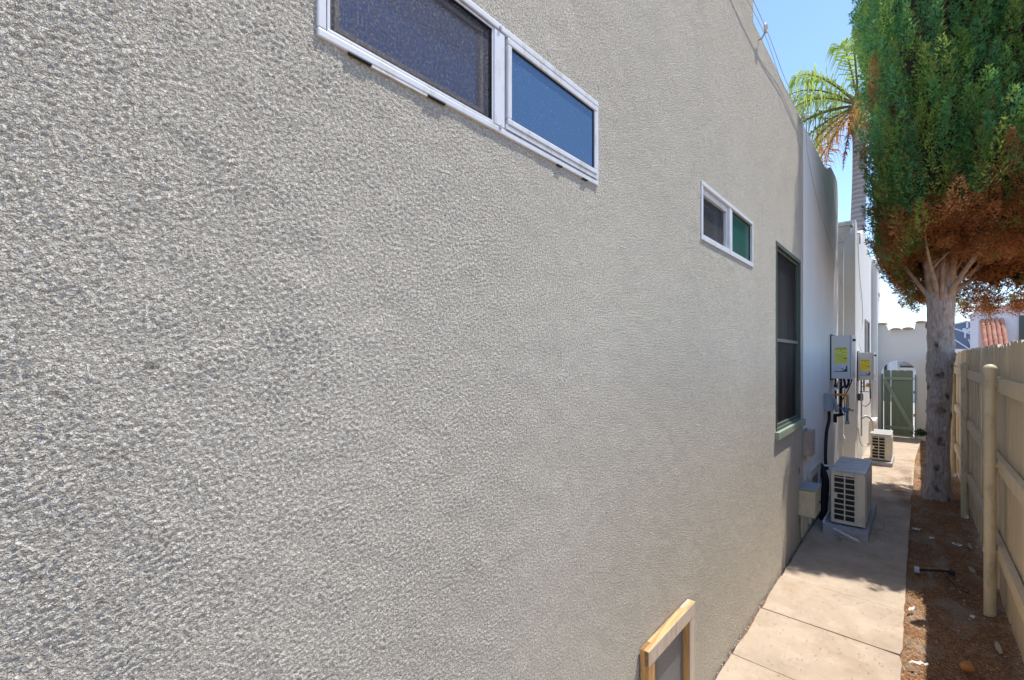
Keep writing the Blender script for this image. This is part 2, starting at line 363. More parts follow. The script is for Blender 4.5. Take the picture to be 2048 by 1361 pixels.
# concrete path of separate slabs
path = bpy.data.objects.new('path', None); COL.objects.link(path); tag(path, 'cream concrete path of slabs along the stucco wall', kind='structure')
joints = [-.27, .35, .965, 1.58, 2.195, 2.81, 3.46, 4.08, 4.68, 5.28, 5.95, 6.6, 7.25, 7.95, 8.65, 9.4, 10.1, 10.9, 11.7, 12.5, 13.05]
def pr(y):  # right edge of the path
    return -.067 if y < 5 else -.067 + (y - 5) * .0065 + max(0, y - 10.3) * .03
for i in range(len(joints) - 1):
    y0, y1 = joints[i], joints[i + 1]; g = .004 if i in (6, 9) else .0025
    xl = WX + .012 if y0 < 8.6 else WX + .10
    xl = -1.15 if 7.6 < y0 < 8.6 else xl
    bm = bmesh.new(); top = 0.0 + random.uniform(-.0015, .0015)
    nseg = 7
    def jit(a): return a + random.uniform(-.0012, .0012)
    ptsL = [(xl + random.uniform(0, .012), y0 + g + (y1 - y0 - 2 * g) * k / nseg) for k in range(nseg + 1)]
    ptsR = [(pr(y0 + (y1 - y0) * k / nseg) + random.uniform(-.003, .003), y0 + g + (y1 - y0 - 2 * g) * k / nseg) for k in range(nseg + 1)]
    if i in (5,): ptsR[-1] = (ptsR[-1][0] - .014, ptsR[-1][1] - .004)
    if i in (6, 10): ptsR[0] = (ptsR[0][0] - .012, ptsR[0][1] + .006)
    fr = [(xl + (pr(y1) - xl) * k / 8, jit(y1 - g)) for k in range(1, 8)]
    bk = [(xl + (pr(y0) - xl) * k / 8, jit(y0 + g)) for k in range(1, 8)]
    poly = ptsL + fr + ptsR[::-1] + bk[::-1]
    vs = [bm.verts.new((x, y, top)) for x, y in poly]; f = bm.faces.new(vs)
    r_ = bmesh.ops.extrude_face_region(bm, geom=[f]); vv = [e for e in r_['geom'] if isinstance(e, bmesh.types.BMVert)]
    for v in vv: v.co.z = -.09
    bmesh.ops.recalc_face_normals(bm, faces=bm.faces[:])
    ed = [e for e in bm.edges if all(abs(v.co.z - top) < 1e-5 for v in e.verts)]
    bmesh.ops.bevel(bm, geom=ed, offset=.002, segments=1, affect='EDGES')
    me = bpy.data.meshes.new('slab'); bm.to_mesh(me); bm.free(); me.materials.append(M_PATH)
    o = bpy.data.objects.new('slab', me); COL.objects.link(o); o.parent = path

b_ = MB().box(-4, 4, 13.25, 23.5, -.08, .006).build('patio_paving', simple('pale_paving', (.36, .33, .29), .9, 0, .15, 2), loc=(0, 18, 0)); tag(b_, 'pale paved yard behind the gate', kind='structure')
# ------------------------------------------------------------------ stucco building (near)
bld = empty('stucco_building', (WX, 4, 0), 'long cream textured stucco building filling the left side with small high windows', 'building')
Y_SEAM, Y_END = 5.114, 7.70
W1 = (.366, 1.334, 2.352, 2.636); W2 = (2.345, 3.309, 2.365, 2.663); W3 = (3.985, 4.965, 1.165, 2.672)
VENT = (1.70, 2.095, .12, .53)
HOLES = [W1, W2, W3, VENT]
def cells(y0, y1, z0, z1, holes):
    ys = sorted({y0, y1} | {v for h in holes for v in h[:2] if y0 < v < y1}); zs = sorted({z0, z1} | {v for h in holes for v in h[2:] if z0 < v < z1})
    out = []
    for a, b in zip(ys, ys[1:]):
        for c, d in zip(zs, zs[1:]):
            m = ((a + b) / 2, (c + d) / 2)
            if not any(h[0] < m[0] < h[1] and h[2] < m[1] < h[3] for h in holes): out.append((a, b, c, d))
    return out
GSTEP = .0015; GY = (-.15, 5.115); GZ = (-.03, 4.035)      # region of real relief
def stucco_field():
    """one random relief field, 1.5 mm grid, grains of about 6 mm"""
    st = GSTEP; ny = int(round((GY[1] - GY[0]) / st)) + 1; nz = int(round((GZ[1] - GZ[0]) / st)) + 1
    rng = np.random.default_rng(5); f = np.fft.rfft2(rng.normal(size=(ny, nz)).astype(np.float32))
    ky = np.fft.fftfreq(ny, st)[:, None]; kz = np.fft.rfftfreq(nz, st)[None]; k = np.log(np.sqrt(ky ** 2 + kz ** 2) + 1e-6)
    def band(k0, w):
        a = np.fft.irfft2(f * np.exp(-((k - math.log(k0)) / w) ** 2), s=(ny, nz)); return a / a.std()
    b = band(78, .5); b2 = band(135, .45); fade = np.clip(1 - (GY[0] + np.arange(ny) * st) / .85, 0, 1)[:, None]; amp = np.clip(1 + .07 * band(2.2, .6) + .10 * band(9, .6), .5, 1.5) * (1 + .45 * np.clip((GY[0] + np.arange(ny) * st - 1.0) / 2.0, 0, 1)[:, None])
    return ((np.tanh(1.5 * (b + .35)) * .00050 + b2 * .00045 * fade) * amp + band(6, .8) * .00035).astype(np.float32)
H = stucco_field()
def patch(y0, y1, z0, z1, step, holes):
    st = GSTEP * step
    i0 = int(round((y0 - GY[0]) / GSTEP)); i1 = int(round((y1 - GY[0]) / GSTEP)); j0 = int(round((z0 - GZ[0]) / GSTEP)); j1 = int(round((z1 - GZ[0]) / GSTEP))
    ii = np.append(np.arange(i0, i1, step), i1); jj = np.append(np.arange(j0, j1, step), j1)
    ii = ii[ii < H.shape[0]]; jj = jj[jj < H.shape[1]]
    y = GY[0] + ii * GSTEP; z = GZ[0] + jj * GSTEP
    Yg, Zg = np.meshgrid(y, z, indexing='ij'); X = WX + H[np.ix_(ii, jj)]
    V = np.stack([X, Yg, Zg], -1).reshape(-1, 3); n, m = X.shape
    a = np.arange(n - 1)[:, None] * m + np.arange(m - 1)[None]
    F = np.stack([a, a + m, a + m + 1, a + 1], -1).reshape(-1, 4)
    cy = ((Yg[:-1, :-1] + Yg[1:, 1:]) / 2).ravel(); cz = ((Zg[:-1, :-1] + Zg[1:, 1:]) / 2).ravel(); keep = np.ones(len(F), bool)
    for h in holes: keep &= ~((cy > h[0] + .004) & (cy < h[1] - .004) & (cz > h[2] + .004) & (cz < h[3] - .004))
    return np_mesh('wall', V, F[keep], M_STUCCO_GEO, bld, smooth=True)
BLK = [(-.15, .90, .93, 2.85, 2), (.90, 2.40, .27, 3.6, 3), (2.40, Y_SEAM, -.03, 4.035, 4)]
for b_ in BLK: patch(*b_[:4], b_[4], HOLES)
w = MB()
for a, b, c, d in cells(-2.5, Y_SEAM, -.06, 4.04, HOLES + [b_[:4] for b_ in BLK]):
    w.add([(WX, a, c), (WX, b, c), (WX, b, d), (WX, a, d)], [(0, 1, 2, 3)])
w.add([(WX, -2.5, 4.04), (WX, 3.333, 4.04), (WX, 3.333, 5.4), (WX, -2.5, 5.4)], [(0, 1, 2, 3)])
w.add([(WX, 3.333, 4.04), (WX - .22, 3.333, 4.04), (WX - .22, 3.333, 5.4), (WX, 3.333, 5.4)], [(0, 1, 2, 3)])
w.add([(WX, -2.5, 5.4), (WX, 3.333, 5.4), (WX - .22, 3.333, 5.4), (WX - .22, -2.5, 5.4)], [(0, 1, 2, 3)])
w.add([(WX, 3.333, 4.04), (WX, Y_SEAM, 4.04), (WX - .22, Y_SEAM, 4.04), (WX - .22, 3.333, 4.04)], [(0, 1, 2, 3)])
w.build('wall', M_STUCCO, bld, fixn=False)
# mass behind the face: parapet back, roof, end wall, and reveals of the openings
mss = MB(); mss.box(-6, WX - .22, -2.5, 3.333, -.05, 5.39); mss.box(-6, WX - .22, 3.334, Y_END - .3, -.05, 3.7)
mss.build('building_body', M_SMOOTH, bld)
# smooth end bay, top profile rises and rounds off
prof = [(Y_SEAM, -.06), (Y_SEAM, 4.035), (6.5, 4.055), (6.66, 4.08), (6.85, 4.16), (7.0, 4.215), (7.45, 4.225), (7.60, 4.20), (7.66, 4.14), (Y_END, 4.02), (Y_END, -.06)]
MB().prism(prof, 'x', WX - .22, WX).build('wall', M_SMOOTH, bld)
MB().box(WX - .0005, WX + .0025, Y_SEAM - .004, Y_SEAM + .012, .02, 4.03).build('seam_strip', M_SMOOTH, bld)
for h in HOLES:
    d = .12; y0, y1, z0, z1 = h; rv = MB()
    rv.add([(WX, y0, z0), (WX, y0, z1), (WX, y1, z1), (WX, y1, z0), (WX - d, y0, z0), (WX - d, y0, z1), (WX - d, y1, z1), (WX - d, y1, z0)], [(0, 1, 5, 4), (1, 2, 6, 5), (2, 3, 7, 6), (3, 0, 4, 7)])
    rv.build('opening_reveal', M_SMOOTH, bld, fixn=False)
    MB().box(WX - .215, WX - .12, y0 - .01, y1 + .01, z0 - .01, z1 + .01).build('dark_interior', M_DARK, bld)

def frame_rect(mb, xa, xb, y0, y1, z0, z1, t, bev=.002, tb=None, tt=None):
    tb = tb or t; tt = tt or t
    mb.box(xa, xb, y0, y1, z0, z0 + tb, bev); mb.box(xa, xb, y0, y1, z1 - tt, z1, bev)
    mb.box(xa, xb - .0006, y0, y0 + t, z0 + tb, z1 - tt, bev); mb.box(xa, xb - .0006, y1 - t, y1, z0 + tb, z1 - tt, bev)
# window 1
y0, y1, z0, z1 = W1
f = MB(); frame_rect(f, WX - .04, WX + .0065, y0 - .006, y1 + .006, z0 - .004, z1 + .004, .017, .003)
f.box(WX - .03, WX + .0045, .826, .866, z0 + .016, z1 - .016, .002)
win = f.build('window', M_ALU, bld); tag(win, 'long white aluminium slider window nearest the camera')
f = MB(); frame_rect(f, WX - .02, WX + .0025, y0 + .014, .826, z0 + .016, z1 - .016, .006, .001); f.build('screen_frame', M_ALU, win)
f = MB(); frame_rect(f, WX - .012, WX + .0015, y0 + .020, .820, z0 + .022, z1 - .022, .003, .0); f.build('gasket', M_BLACK, win)
MB().box(WX - .0045, WX - .0035, y0 + .0225, .8175, z0 + .0245, z1 - .0245).build('insect_screen', M_SCREEN, win)
MB().box(WX - .024, WX - .020, y0 + .02, .83, z0 + .02, z1 - .02).build('pane', M_SKYPANE, win)
f = MB(); frame_rect(f, WX - .019, WX - .010, .40, .80, z0 + .035, z1 - .03, .010, .001); f.build('inner_sash', M_BOXG2, win)
f = MB(); frame_rect(f, WX - .02, WX + .0105, .873, y1 - .008, z0 + .030, z1 - .020, .017, .003); f.build('sash', M_ALU, win)
f = MB(); frame_rect(f, WX - .01, WX + .0065, .890, y1 - .025, z0 + .047, z1 - .037, .0035, .0); f.build('gasket', M_BLACK, win)
MB().box(WX + .000, WX + .003, .8935, y1 - .0285, z0 + .0505, z1 - .0405).build('pane', M_BLUEPANE, win)
f = MB(); f.box(WX - .01, WX + .0082, .868, y1 - .006, z0 + .0155, z0 + .029, .0015); f.build('sill_track', M_ALUS, win)
for a, b in ((.42, .47), (.61, .66), (1.10, 1.125), (1.24, 1.27)):
    MB().box(WX + .002, WX + .0085, a, b, z0 - .0075, z0 - .004, .0005).build('weep_slot', M_BLACK, win)
MB().box(WX - .005, WX + .0058, .47, .61, z0 - .010, z0 - .0045, .001).build('weep_slot', M_ALUS, win)
for zz in (z0 + .012, z1 - .008):
    MB().tube([(WX + .004, .846, zz), (WX + .009, .846, zz)], .005, 8).build('screw', M_METAL, win)
# window 2
y0, y1, z0, z1 = W2; ym = 2.835
f = MB(); frame_rect(f, WX - .05, WX + .0065, y0 - .006, y1 + .006, z0 - .004, z1 + .004, .026, .003, .03, .022)
f.box(WX - .04, WX + .0035, ym - .025, ym + .025, z0 + .026, z1 - .018, .002)
win = f.build('window', M_ALU, bld); tag(win, 'small white slider window with one green pane')
f = MB(); frame_rect(f, WX - .030, WX - .010, y0 + .020, ym - .025, z0 + .026, z1 - .018, .018, .002, .008, .03); f.build('sash', M_ALU, win)
MB().box(WX - .027, WX - .025, y0 + .03, ym - .035, z0 + .034, z1 - .048).build('insect_screen', M_SCREEN, win)
MB().box(WX - .046, WX - .043, y0 + .02, ym, z0 + .02, z1 - .02).build('pane', M_DARKPANE, win)
MB().box(WX - .060, WX - .055, y0 + .02, ym, z0 + .02, z1 - .10).build('curtain', M_BOXG2, win)
f = MB(); frame_rect(f, WX - .018, WX - .008, ym + .025, y1 - .02, z0 + .026, z1 - .018, .006, .0); f.build('gasket', M_BLACK, win)
MB().box(WX - .016, WX - .013, ym + .031, y1 - .026, z0 + .032, z1 - .024).build('pane', M_GREENPANE, win)
# tall window
y0, y1, z0, z1 = W3
f = MB(); frame_rect(f, WX - .06, WX + .006, y0 - .004, y1 + .004, z0, z1 + .004, .030, .004, .02, .035)
win = f.build('window', M_SAGED, bld); tag(win, 'tall dark screened window with green frame and sill')
f = MB(); frame_rect(f, WX - .045, WX - .012, y0 + .027, y1 - .027, z0 + .02, z1 - .032, .022, .002)
zm = 1.893; f.box(WX - .045, WX - .010, y0 + .049, y1 - .049, zm - .014, zm + .014, .002); f.build('screen_frame', M_SAGED, win)
MB().box(WX - .0325, WX - .031, y0 + .045, y1 - .045, z0 + .04, z1 - .05).build('insect_screen', M_DSCREEN, win)
MB().box(WX - .0555, WX - .053, y0 + .04, y1 - .04, z0 + .02, z1 - .05).build('pane', M_DARKPANE, win)
MB().box(WX - .01, WX + .030, y0 - .035, y1 + .10, z0 - .062, z0 - .001, .004).build('sill', M_SAGE, win)

# cables and their stand-offs along the parapet
def ring(y, z, x, label):
    o = empty('cable_bracket', (WX, y, z - .06), label, 'bracket', 'cable brackets on the parapet')
    MB().tube([(WX - .02, y, z - .06), (WX + .02, y, z - .06), (x, y, z - .02)], .006, 8).build('arm', M_WIRE, o)
    pts = [(x, y + .025 * math.cos(a), z + .025 * math.sin(a)) for a in np.linspace(0, 2 * math.pi, 14)]
    MB().tube(pts, .009, 8).build('insulator_ring', simple('porcelain', (.6, .58, .52), .4), o)
ring(3.47, 4.05, WX + .045, 'pale ring bracket just below the parapet step, nearer the camera')
ring(4.93, 4.03, WX + .045, 'pale ring bracket at the parapet above the wall seam')
c = MB().tube(smoothpath([(WX + .03, -2.0, 4.30), (WX + .03, .8, 4.16), (WX + .035, 2.4, 4.08), (WX + .045, 3.47, 4.05), (WX + .03, 4.2, 4.02), (WX + .045, 4.93, 4.03)]), .0022, 6).build('parapet_cable', M_WIREP)
tag(c, 'grey cable strung between the ring brackets along the parapet', 'cable')
c = MB().tube(smoothpath([(WX + .02, -2.0, 4.16), (WX + .02, 1.2, 4.05), (WX + .025, 2.6, 4.01), (WX + .035, 3.47, 4.02), (WX + .012, 4.2, 3.985), (WX + .035, 4.93, 4.0)]), .0018, 6).build('parapet_cable', M_WIREP)
tag(c, 'lower thinner cable sagging under the parapet', 'cable')
c = MB().tube(smoothpath([(WX + .055, 4.93, 4.0), (WX + .01, 5.3, 3.8), (WX + .008, 6.0, 3.45), (WX + .008, 6.9, 3.2), (WX + .008, 7.62, 3.05)]), .0022, 6).build('thin_cable', M_WIREP)
tag(c, 'thin cable drooping across the smooth shaded wall bay', 'cable')

# wood framed crawl-space screen
sc_ = empty('framed_screen', (WX, 1.9, 0), 'raw pine framed wire screen standing against the foot of the stucco wall', 'screen')
xo = WX + .042; y0, y1, z1 = 1.652, 2.148, .586
rail = MB().box(WX + .006, xo, y0, y1, z1 - .064, z1, .0015).build('rail', M_WOODH, sc_)
MB().box(WX + .0065, xo - .016, y0 - .0015, y0 + .0005, z1 - .062, z1 - .003).build('end_grain', M_WOODV, rail)
MB().box(xo - .0165, xo - .001, y0 - .0016, y0 + .0004, z1 - .060, z1 - .002).build('end_grain', M_ENDG, rail)
MB().box(xo - .001, xo + .0012, y0 + .002, y1 - .001, z1 - .0625, z1 - .0015).build('paint_film', M_WOODW, rail)
MB().box(WX + .008, xo - .020, y0 + .001, y0 + .06, z1 - .001, z1 + .0008).build('glue_block', M_ENDG, rail)
MB().box(WX + .008, xo - .020, y1 - .10, y1 - .002, z1 - .001, z1 + .0008).build('glue_block', M_WOODW, rail)
MB().box(WX + .006, xo - .001, y0 + .001, y0 + .060, .015, z1 - .0645, .0015).build('stile', M_WOODV, sc_)
MB().box(WX + .006, xo, y1 - .062, y1 - .001, .015, z1 - .0645, .0015).build('stile', M_WOODW, sc_)
MB().box(WX + .008, xo - .004, y1 - .0655, y1 - .0625, .02, z1 - .065).build('stop_strip', M_WOODV, sc_)
MB().box(WX + .006, xo, y0 + .061, y1 - .063, .015, .08, .0015).build('rail', M_WOODH, sc_)
MB().box(WX + .009, WX + .0105, y0 + .058, y1 - .06, .07, z1 - .06).build('wire_mesh', M_MESH, sc_)

# ------------------------------------------------------------------ boxes, meters and plumbing on the shaded bay
def boxt(name, label, cat, x1, y0, y1, z0, z1, mat, lid=True):
    o = empty(name, (WX, (y0 + y1) / 2, z0), label, cat)
    MB().box(WX + .001, x1 - .012, y0, y1, z0, z1, .004).build('housing', mat, o)
    MB().box(x1 - .012, x1, y0 - .004, y1 + .004, z0 - .004, z1 + .006, .004).build('cover', mat, o)
    return o
o = boxt('meter_box', 'weathered grey meter box high on the wall under the green sill', 'meter box', WX + .075, 5.07, 5.28, .80, 1.035, M_BOXG2)
MB().tube([(WX + .03, 5.10, .80), (WX + .03, 5.10, .775), (WX + .03, 5.10, .765)], [.012, .012, .016], 10).build('cable_gland', M_BRASS, o)
MB().box(WX + .01, WX + .03, 5.12, 5.16, 1.035, 1.06, .003).build('clip', M_BOXG2, o)
MB().tube([(WX + .055, 5.065, .84), (WX + .055, 5.078, .84)], .008, 8).build('knob', M_BRASS, o)
o = empty('access_hatch', (WX, 5.5, .06), 'white painted hatch frame low on the wall behind the cream utility box', 'hatch')
f = MB(); frame_rect(f, WX + .001, WX + .03, 5.34, 5.98, .06, .60, .085, .004); f.build('frame', M_HATCH, o)
MB().box(WX + .0008, WX + .012, 5.42, 5.90, .14, .52).build('panel', M_BOXG2, o)
o = boxt('utility_box', 'cream utility box low on the wall beside the nearer air conditioner', 'utility box', WX + .135, 4.87, 5.17, .275, .515, M_BOXBE)
MB().box(WX + .001, WX + .142, 4.862, 5.178, .522, .532, .003).build('lid', M_BOXGR, o)
MB().tube([(WX + .134, 5.10, .37), (WX + .142, 5.10, .37)], .012, 10).build('lock', M_BLACK, o)
MB().tube([(WX + .02, 4.93, .275), (WX + .02, 4.93, .06)], .012, 10).build('conduit', M_BOXBE, o)
o = empty('wall_outlet', (WX, 4.83, .70), 'tiny dark outlet box on the wall below the green sill', 'outlet')
MB().box(WX + .001, WX + .014, 4.80, 4.86, .665, .735, .003).build('plate', M_BOXG2, o)
MB().box(WX + .0135, WX + .0165, 4.815, 4.845, .68, .72).build('cover', M_BLACK, o)
o = boxt('disconnect_box', 'blue grey electrical disconnect box beneath the nearer water heater', 'electrical box', WX + .085, 6.40, 6.52, 1.115, 1.315, M_BOXGR)
MB().box(WX + .001, WX + .09, 6.39, 6.53, 1.30, 1.325, .004).build('hood', M_BOXGR, o)
c = MB().tube(smoothpath([(WX + .045, 6.46, 1.112), (WX + .045, 6.45, 1.0), (WX + .03, 6.40, .88), (WX + .025, 6.38, .75), (WX + .03, 6.30, .56), (WX + .05, 6.25, .45)]), .017, 10).build('black_conduit', M_HOSE)
tag(c, 'black flexible conduit hanging down from the grey disconnect box', 'conduit')
c = MB().tube(smoothpath([(WX + .06, 6.50, 1.27), (WX + .09, 6.52, 1.24), (WX + .105, 6.53, 1.16), (WX + .115, 6.55, 1.10)]), .021, 10).build('grey_conduit', M_BOXGR)
tag(c, 'pale grey bent conduit beside the disconnect box', 'conduit')

def heater(x0, y0, z0, wdt, dep, hgt, label, ymat, grp):
    """wall hung gas water heater: x0 wall side, side face with the stickers looks to -y"""
    o = empty('water_heater', (x0, y0 + dep / 2, z0), label, 'water heater', grp)
    x1 = x0 + wdt
    MB().box(x0, x1 - .022, y0, y0 + dep, z0, z0 + hgt, .004).build('housing', M_HEAT, o)
    MB().box(x1 - .020, x1, y0 - .004, y0 + dep + .004, z0 - .003, z0 + hgt + .003, .006).build('front_cover', M_HEAT, o)
    MB().box(x0 - .012, x0 - .001, y0 + .02, y0 + dep - .02, z0 - .02, z0 + hgt + .02).build('mounting_plate', M_BLACK, o)
    s = hgt / .55
    MB().tube([(x1 - .001, y0 + .05, z0 + hgt - .06 * s), (x1 + .028, y0 + .05, z0 + hgt - .06 * s)], .014, 12).build('vent_stub', M_BLACK, o)
    for k in range(2): MB().tube([(x1 - .001, y0 + .05, z0 + .05 + k * .03), (x1 + .008, y0 + .05, z0 + .05 + k * .03)], .006, 8).build('screw', M_BLACK, o)
    def fx(a): return x0 + a * (wdt - .022)
    def fz(a): return z0 + hgt * (1 - a)
    st = MB().box(fx(.17), fx(.86), y0 - .0015, y0, fz(.65), fz(.28)).build('sticker', ymat, o)
    def bar(a, b, c, d, m): MB().box(fx(a), fx(b), y0 - .0028, y0 - .0016, fz(d), fz(c)).build('print_line', m, st)
    bar(.22, .62, .43, .436, M_INKL); bar(.22, .74, .462, .470, M_INKL); bar(.55, .80, .385, .393, M_INKL); bar(.30, .66, .36, .364, M_INKL)
    bar(.30, .68, .50, .506, M_INKL); bar(.36, .62, .55, .555, M_INKL); bar(.36, .70, .585, .589, M_INKL); bar(.66, .82, .512, .534, M_INK)
    bar(.48, .53, .330, .345, M_INK)
    cu = bpy.data.curves.new('sticker_title', 'FONT'); cu.body = 'DEWOLISER'; cu.size = 1; cu.extrude = .01; cu.align_x = 'CENTER'
    to = bpy.data.objects.new('tmp', cu); COL.objects.link(to); bpy.context.view_layer.update()
    me = bpy.data.meshes.new_from_object(to); bpy.data.objects.remove(to)
    wd = max(v.co.x for v in me.vertices) - min(v.co.x for v in me.vertices)
    k = (fx(.80) - fx(.23)) / wd; base = Vector((fx(.515), y0 - .0020, fz(.325)))
    off = wloc(st)
    for v in me.vertices: c = v.co.copy(); v.co = Vector((base.x + c.x * k, base.y - c.z * .03, base.z + c.y * k * 1.7)) - off
    me.materials.clear(); me.materials.append(M_INK); t = bpy.data.objects.new('lettering', me); COL.objects.link(t); t.parent = st
    s2 = MB().box(fx(.15), fx(.86), y0 - .0015, y0, fz(.84), fz(.69)).build('sticker', M_STKW, o)
    def b2(a, b, c, d, m=M_INK): MB().box(fx(a), fx(b), y0 - .0028, y0 - .0016, fz(d), fz(c)).build('print_mark', m, s2)
    b2(.16, .85, .822, .838); b2(.78, .85, .70, .82); b2(.70, .78, .77, .82); b2(.60, .72, .80, .82); b2(.52, .57, .745, .76); b2(.56, .62, .76, .785)
    b2(.20, .45, .705, .709, M_BOXGR); b2(.20, .50, .73, .734, M_BOXGR); b2(.20, .42, .755, .759, M_BOXGR)
    return o
o1 = heater(WX + .015, 6.9, 1.485, .215, .38, .545, 'larger grey box water heater with pale yellow sticker on the shaded wall', M_YEL1, 'water heaters with yellow stickers')
XC = -.715
o2 = heater(XC + .012, 8.95, 1.40, .20, .34, .435, 'smaller grey water heater with bright yellow sticker on the sunlit white wall', M_YEL2, 'water heaters with yellow stickers')
# pipework under heater 1
P = empty('heater_pipes', (WX, 7.0, 1.0), 'tangle of black pipes, orange tube and blue valve under the nearer water heater', 'pipes')
def tb(name, pts, r, m, par, sm=True): return MB().tube(smoothpath(pts) if sm else pts, r, 10).build(name, m, par, smooth=True)
X0 = WX
tb('black_pipe', [(X0 + .055, 6.95, 1.484), (X0 + .055, 6.94, 1.35), (X0 + .06, 6.95, 1.10)], .011, M_HOSE, P)
tb('black_pipe', [(X0 + .10, 7.0, 1.484), (X0 + .105, 6.98, 1.38), (X0 + .10, 7.0, 1.02)], .016, M_HOSE, P)
tb('black_pipe', [(X0 + .14, 6.95, 1.484), (X0 + .15, 6.93, 1.40), (X0 + .11, 6.92, 1.37), (X0 + .06, 6.93, 1.37)], .013, M_HOSE, P)
tb('black_pipe', [(X0 + .17, 7.1, 1.484), (X0 + .175, 7.08, 1.42), (X0 + .15, 7.05, 1.36)], .014, M_HOSE, P)
tb('black_cord', [(X0 + .22, 7.0, 1.484), (X0 + .19, 6.9, 1.36), (X0 + .13, 6.85, 1.22), (X0 + .09, 6.84, 1.14)], .006, M_HOSE, P)
tb('black_cord', [(X0 + .215, 7.0, 1.484), (X0 + .16, 6.9, 1.38), (X0 + .15, 6.86, 1.25), (X0 + .16, 6.84, 1.10), (X0 + .15, 6.84, 1.03)], .004, M_HOSE, P)
tb('orange_tube', [(X0 + .03, 6.86, 1.285), (X0 + .10, 6.86, 1.287), (X0 + .165, 6.86, 1.288), (X0 + .182, 6.86, 1.275), (X0 + .184, 6.86, 1.235), (X0 + .184, 6.86, 1.19)], .0135, M_ORANGE, P)
MB().lathe((X0 + .06, 6.88, 1.355), [(.001, -.022), (.016, -.016), (.021, 0), (.016, .016), (.001, .022)], 14).build('white_knob', M_PVC, P, smooth=True)
tb('union', [(X0 + .184, 6.86, 1.19), (X0 + .184, 6.86, 1.14)], .017, M_METAL, P, False)
b_ = MB(); b_.tube([(X0 + .12, 6.86, 1.115), (X0 + .21, 6.86, 1.115)], [.018, .02], 12); b_.lathe((X0 + .165, 6.86, 1.10), [(.001, -.03), (.024, -.025), (.03, .01), (.02, .035), (.001, .04)], 14)
b_.build('regulator', M_BLUEV, P, smooth=True)
tb('down_pipe', [(X0 + .185, 6.86, 1.10), (X0 + .180, 6.87, 1.03), (X0 + .182, 6.87, .95)], .014, M_BLUEV, P, False)
tb('coupling', [(X0 + .182, 6.87, .965), (X0 + .182, 6.87, .925)], .021, M_METAL, P, False)
tb('orange_cap', [(X0 + .215, 6.86, 1.105), (X0 + .245, 6.86, 1.10)], .012, M_ORANGE, P, False)
tb('valve_body', [(X0 + .045, 6.9, 1.02), (X0 + .10, 6.9, 1.03), (X0 + .135, 6.9, 1.05)], .022, M_HOSE, P)
tb('valve_stub', [(X0 + .055, 6.9, 1.03), (X0 + .055, 6.9, .93)], .02, M_HOSE, P, False)
for k in range(5):
    a = random.uniform(.05, .16); tb('fitting', [(X0 + a, 6.90, 1.46 - k * .012), (X0 + a, 6.90, 1.40 - k * .014)], .017, (M_METAL, M_HOSE, M_BRASS)[k % 3], P, False)
# pipework under heater 2
P = empty('heater_pipes', (XC, 9.0, .9), 'brass, red and black valves under the smaller water heater', 'pipes')
X0 = XC
tb('black_pipe', [(X0 + .05, 9.0, 1.40), (X0 + .05, 9.0, 1.15)], .010, M_HOSE, P, False)
tb('black_pipe', [(X0 + .085, 9.0, 1.40), (X0 + .085, 9.0, 1.22)], .010, M_HOSE, P, False)
tb('black_pipe', [(X0 + .16, 9.0, 1.40), (X0 + .16, 9.0, 1.33), (X0 + .165, 9.0, 1.10)], .009, M_HOSE, P)
MB().box(X0 + .035, X0 + .15, 8.98, 9.0, 1.205, 1.215, .002).build('pipe_strap', M_BLACK, P)
b_ = MB().lathe((X0 + .135, 8.98, 1.31), [(.001, -.03), (.018, -.02), (.022, 0), (.018, .03), (.001, .04)], 12); b_.tube([(X0 + .11, 8.97, 1.30), (X0 + .18, 8.97, 1.32)], .012, 10); b_.build('brass_valve', M_BRASS, P, smooth=True)
MB().box(X0 + .065, X0 + .105, 8.965, 8.985, 1.285, 1.30, .003).build('red_handle', M_REDV, P)
MB().box(X0 + .055, X0 + .075, 8.965, 8.985, 1.34, 1.355, .003).build('black_handle', M_HOSE, P)
tb('flex_hose', [(X0 + .165, 9.0, 1.10), (X0 + .16, 8.98, 1.04), (X0 + .11, 8.98, .98), (X0 + .07, 9.0, .99)], .006, M_METAL, P)
o = MB().box(XC + .003, XC + .07, 9.0, 9.12, 1.06, 1.17, .006).build('junction_box', simple('dark_grey_plastic', (.10, .10, .11), .5)); tag(o, 'dark grey junction box below the smaller heater', 'junction box')
tb2 = MB().tube([(XC + .055, 8.98, 1.20), (XC + .055, 8.98, .5)], .011, 10).build('grey_conduit', M_HEAT); tag(tb2, 'straight grey conduit dropping below the smaller water heater', 'conduit')
tb2 = MB().tube(smoothpath([(XC + .03, 9.15, .75), (XC + .10, 9.2, .80), (XC + .16, 9.3, .72), (XC + .17, 9.4, .55)]), .018, 10).build('white_line_cover', M_BEIGEW, smooth=True); tag(tb2, 'cream hose arching from the white wall to the far air conditioner', 'hose')
tb2 = MB().tube(smoothpath([(XC + .01, 9.0, .62), (XC + .03, 9.1, .38), (XC + .06, 9.25, .30), (XC + .12, 9.4, .33)]), .009, 8).build('white_drain_pipe', M_BEIGEW, smooth=True); tag(tb2, 'thin white drain pipe beside the far air conditioner', 'pipe')

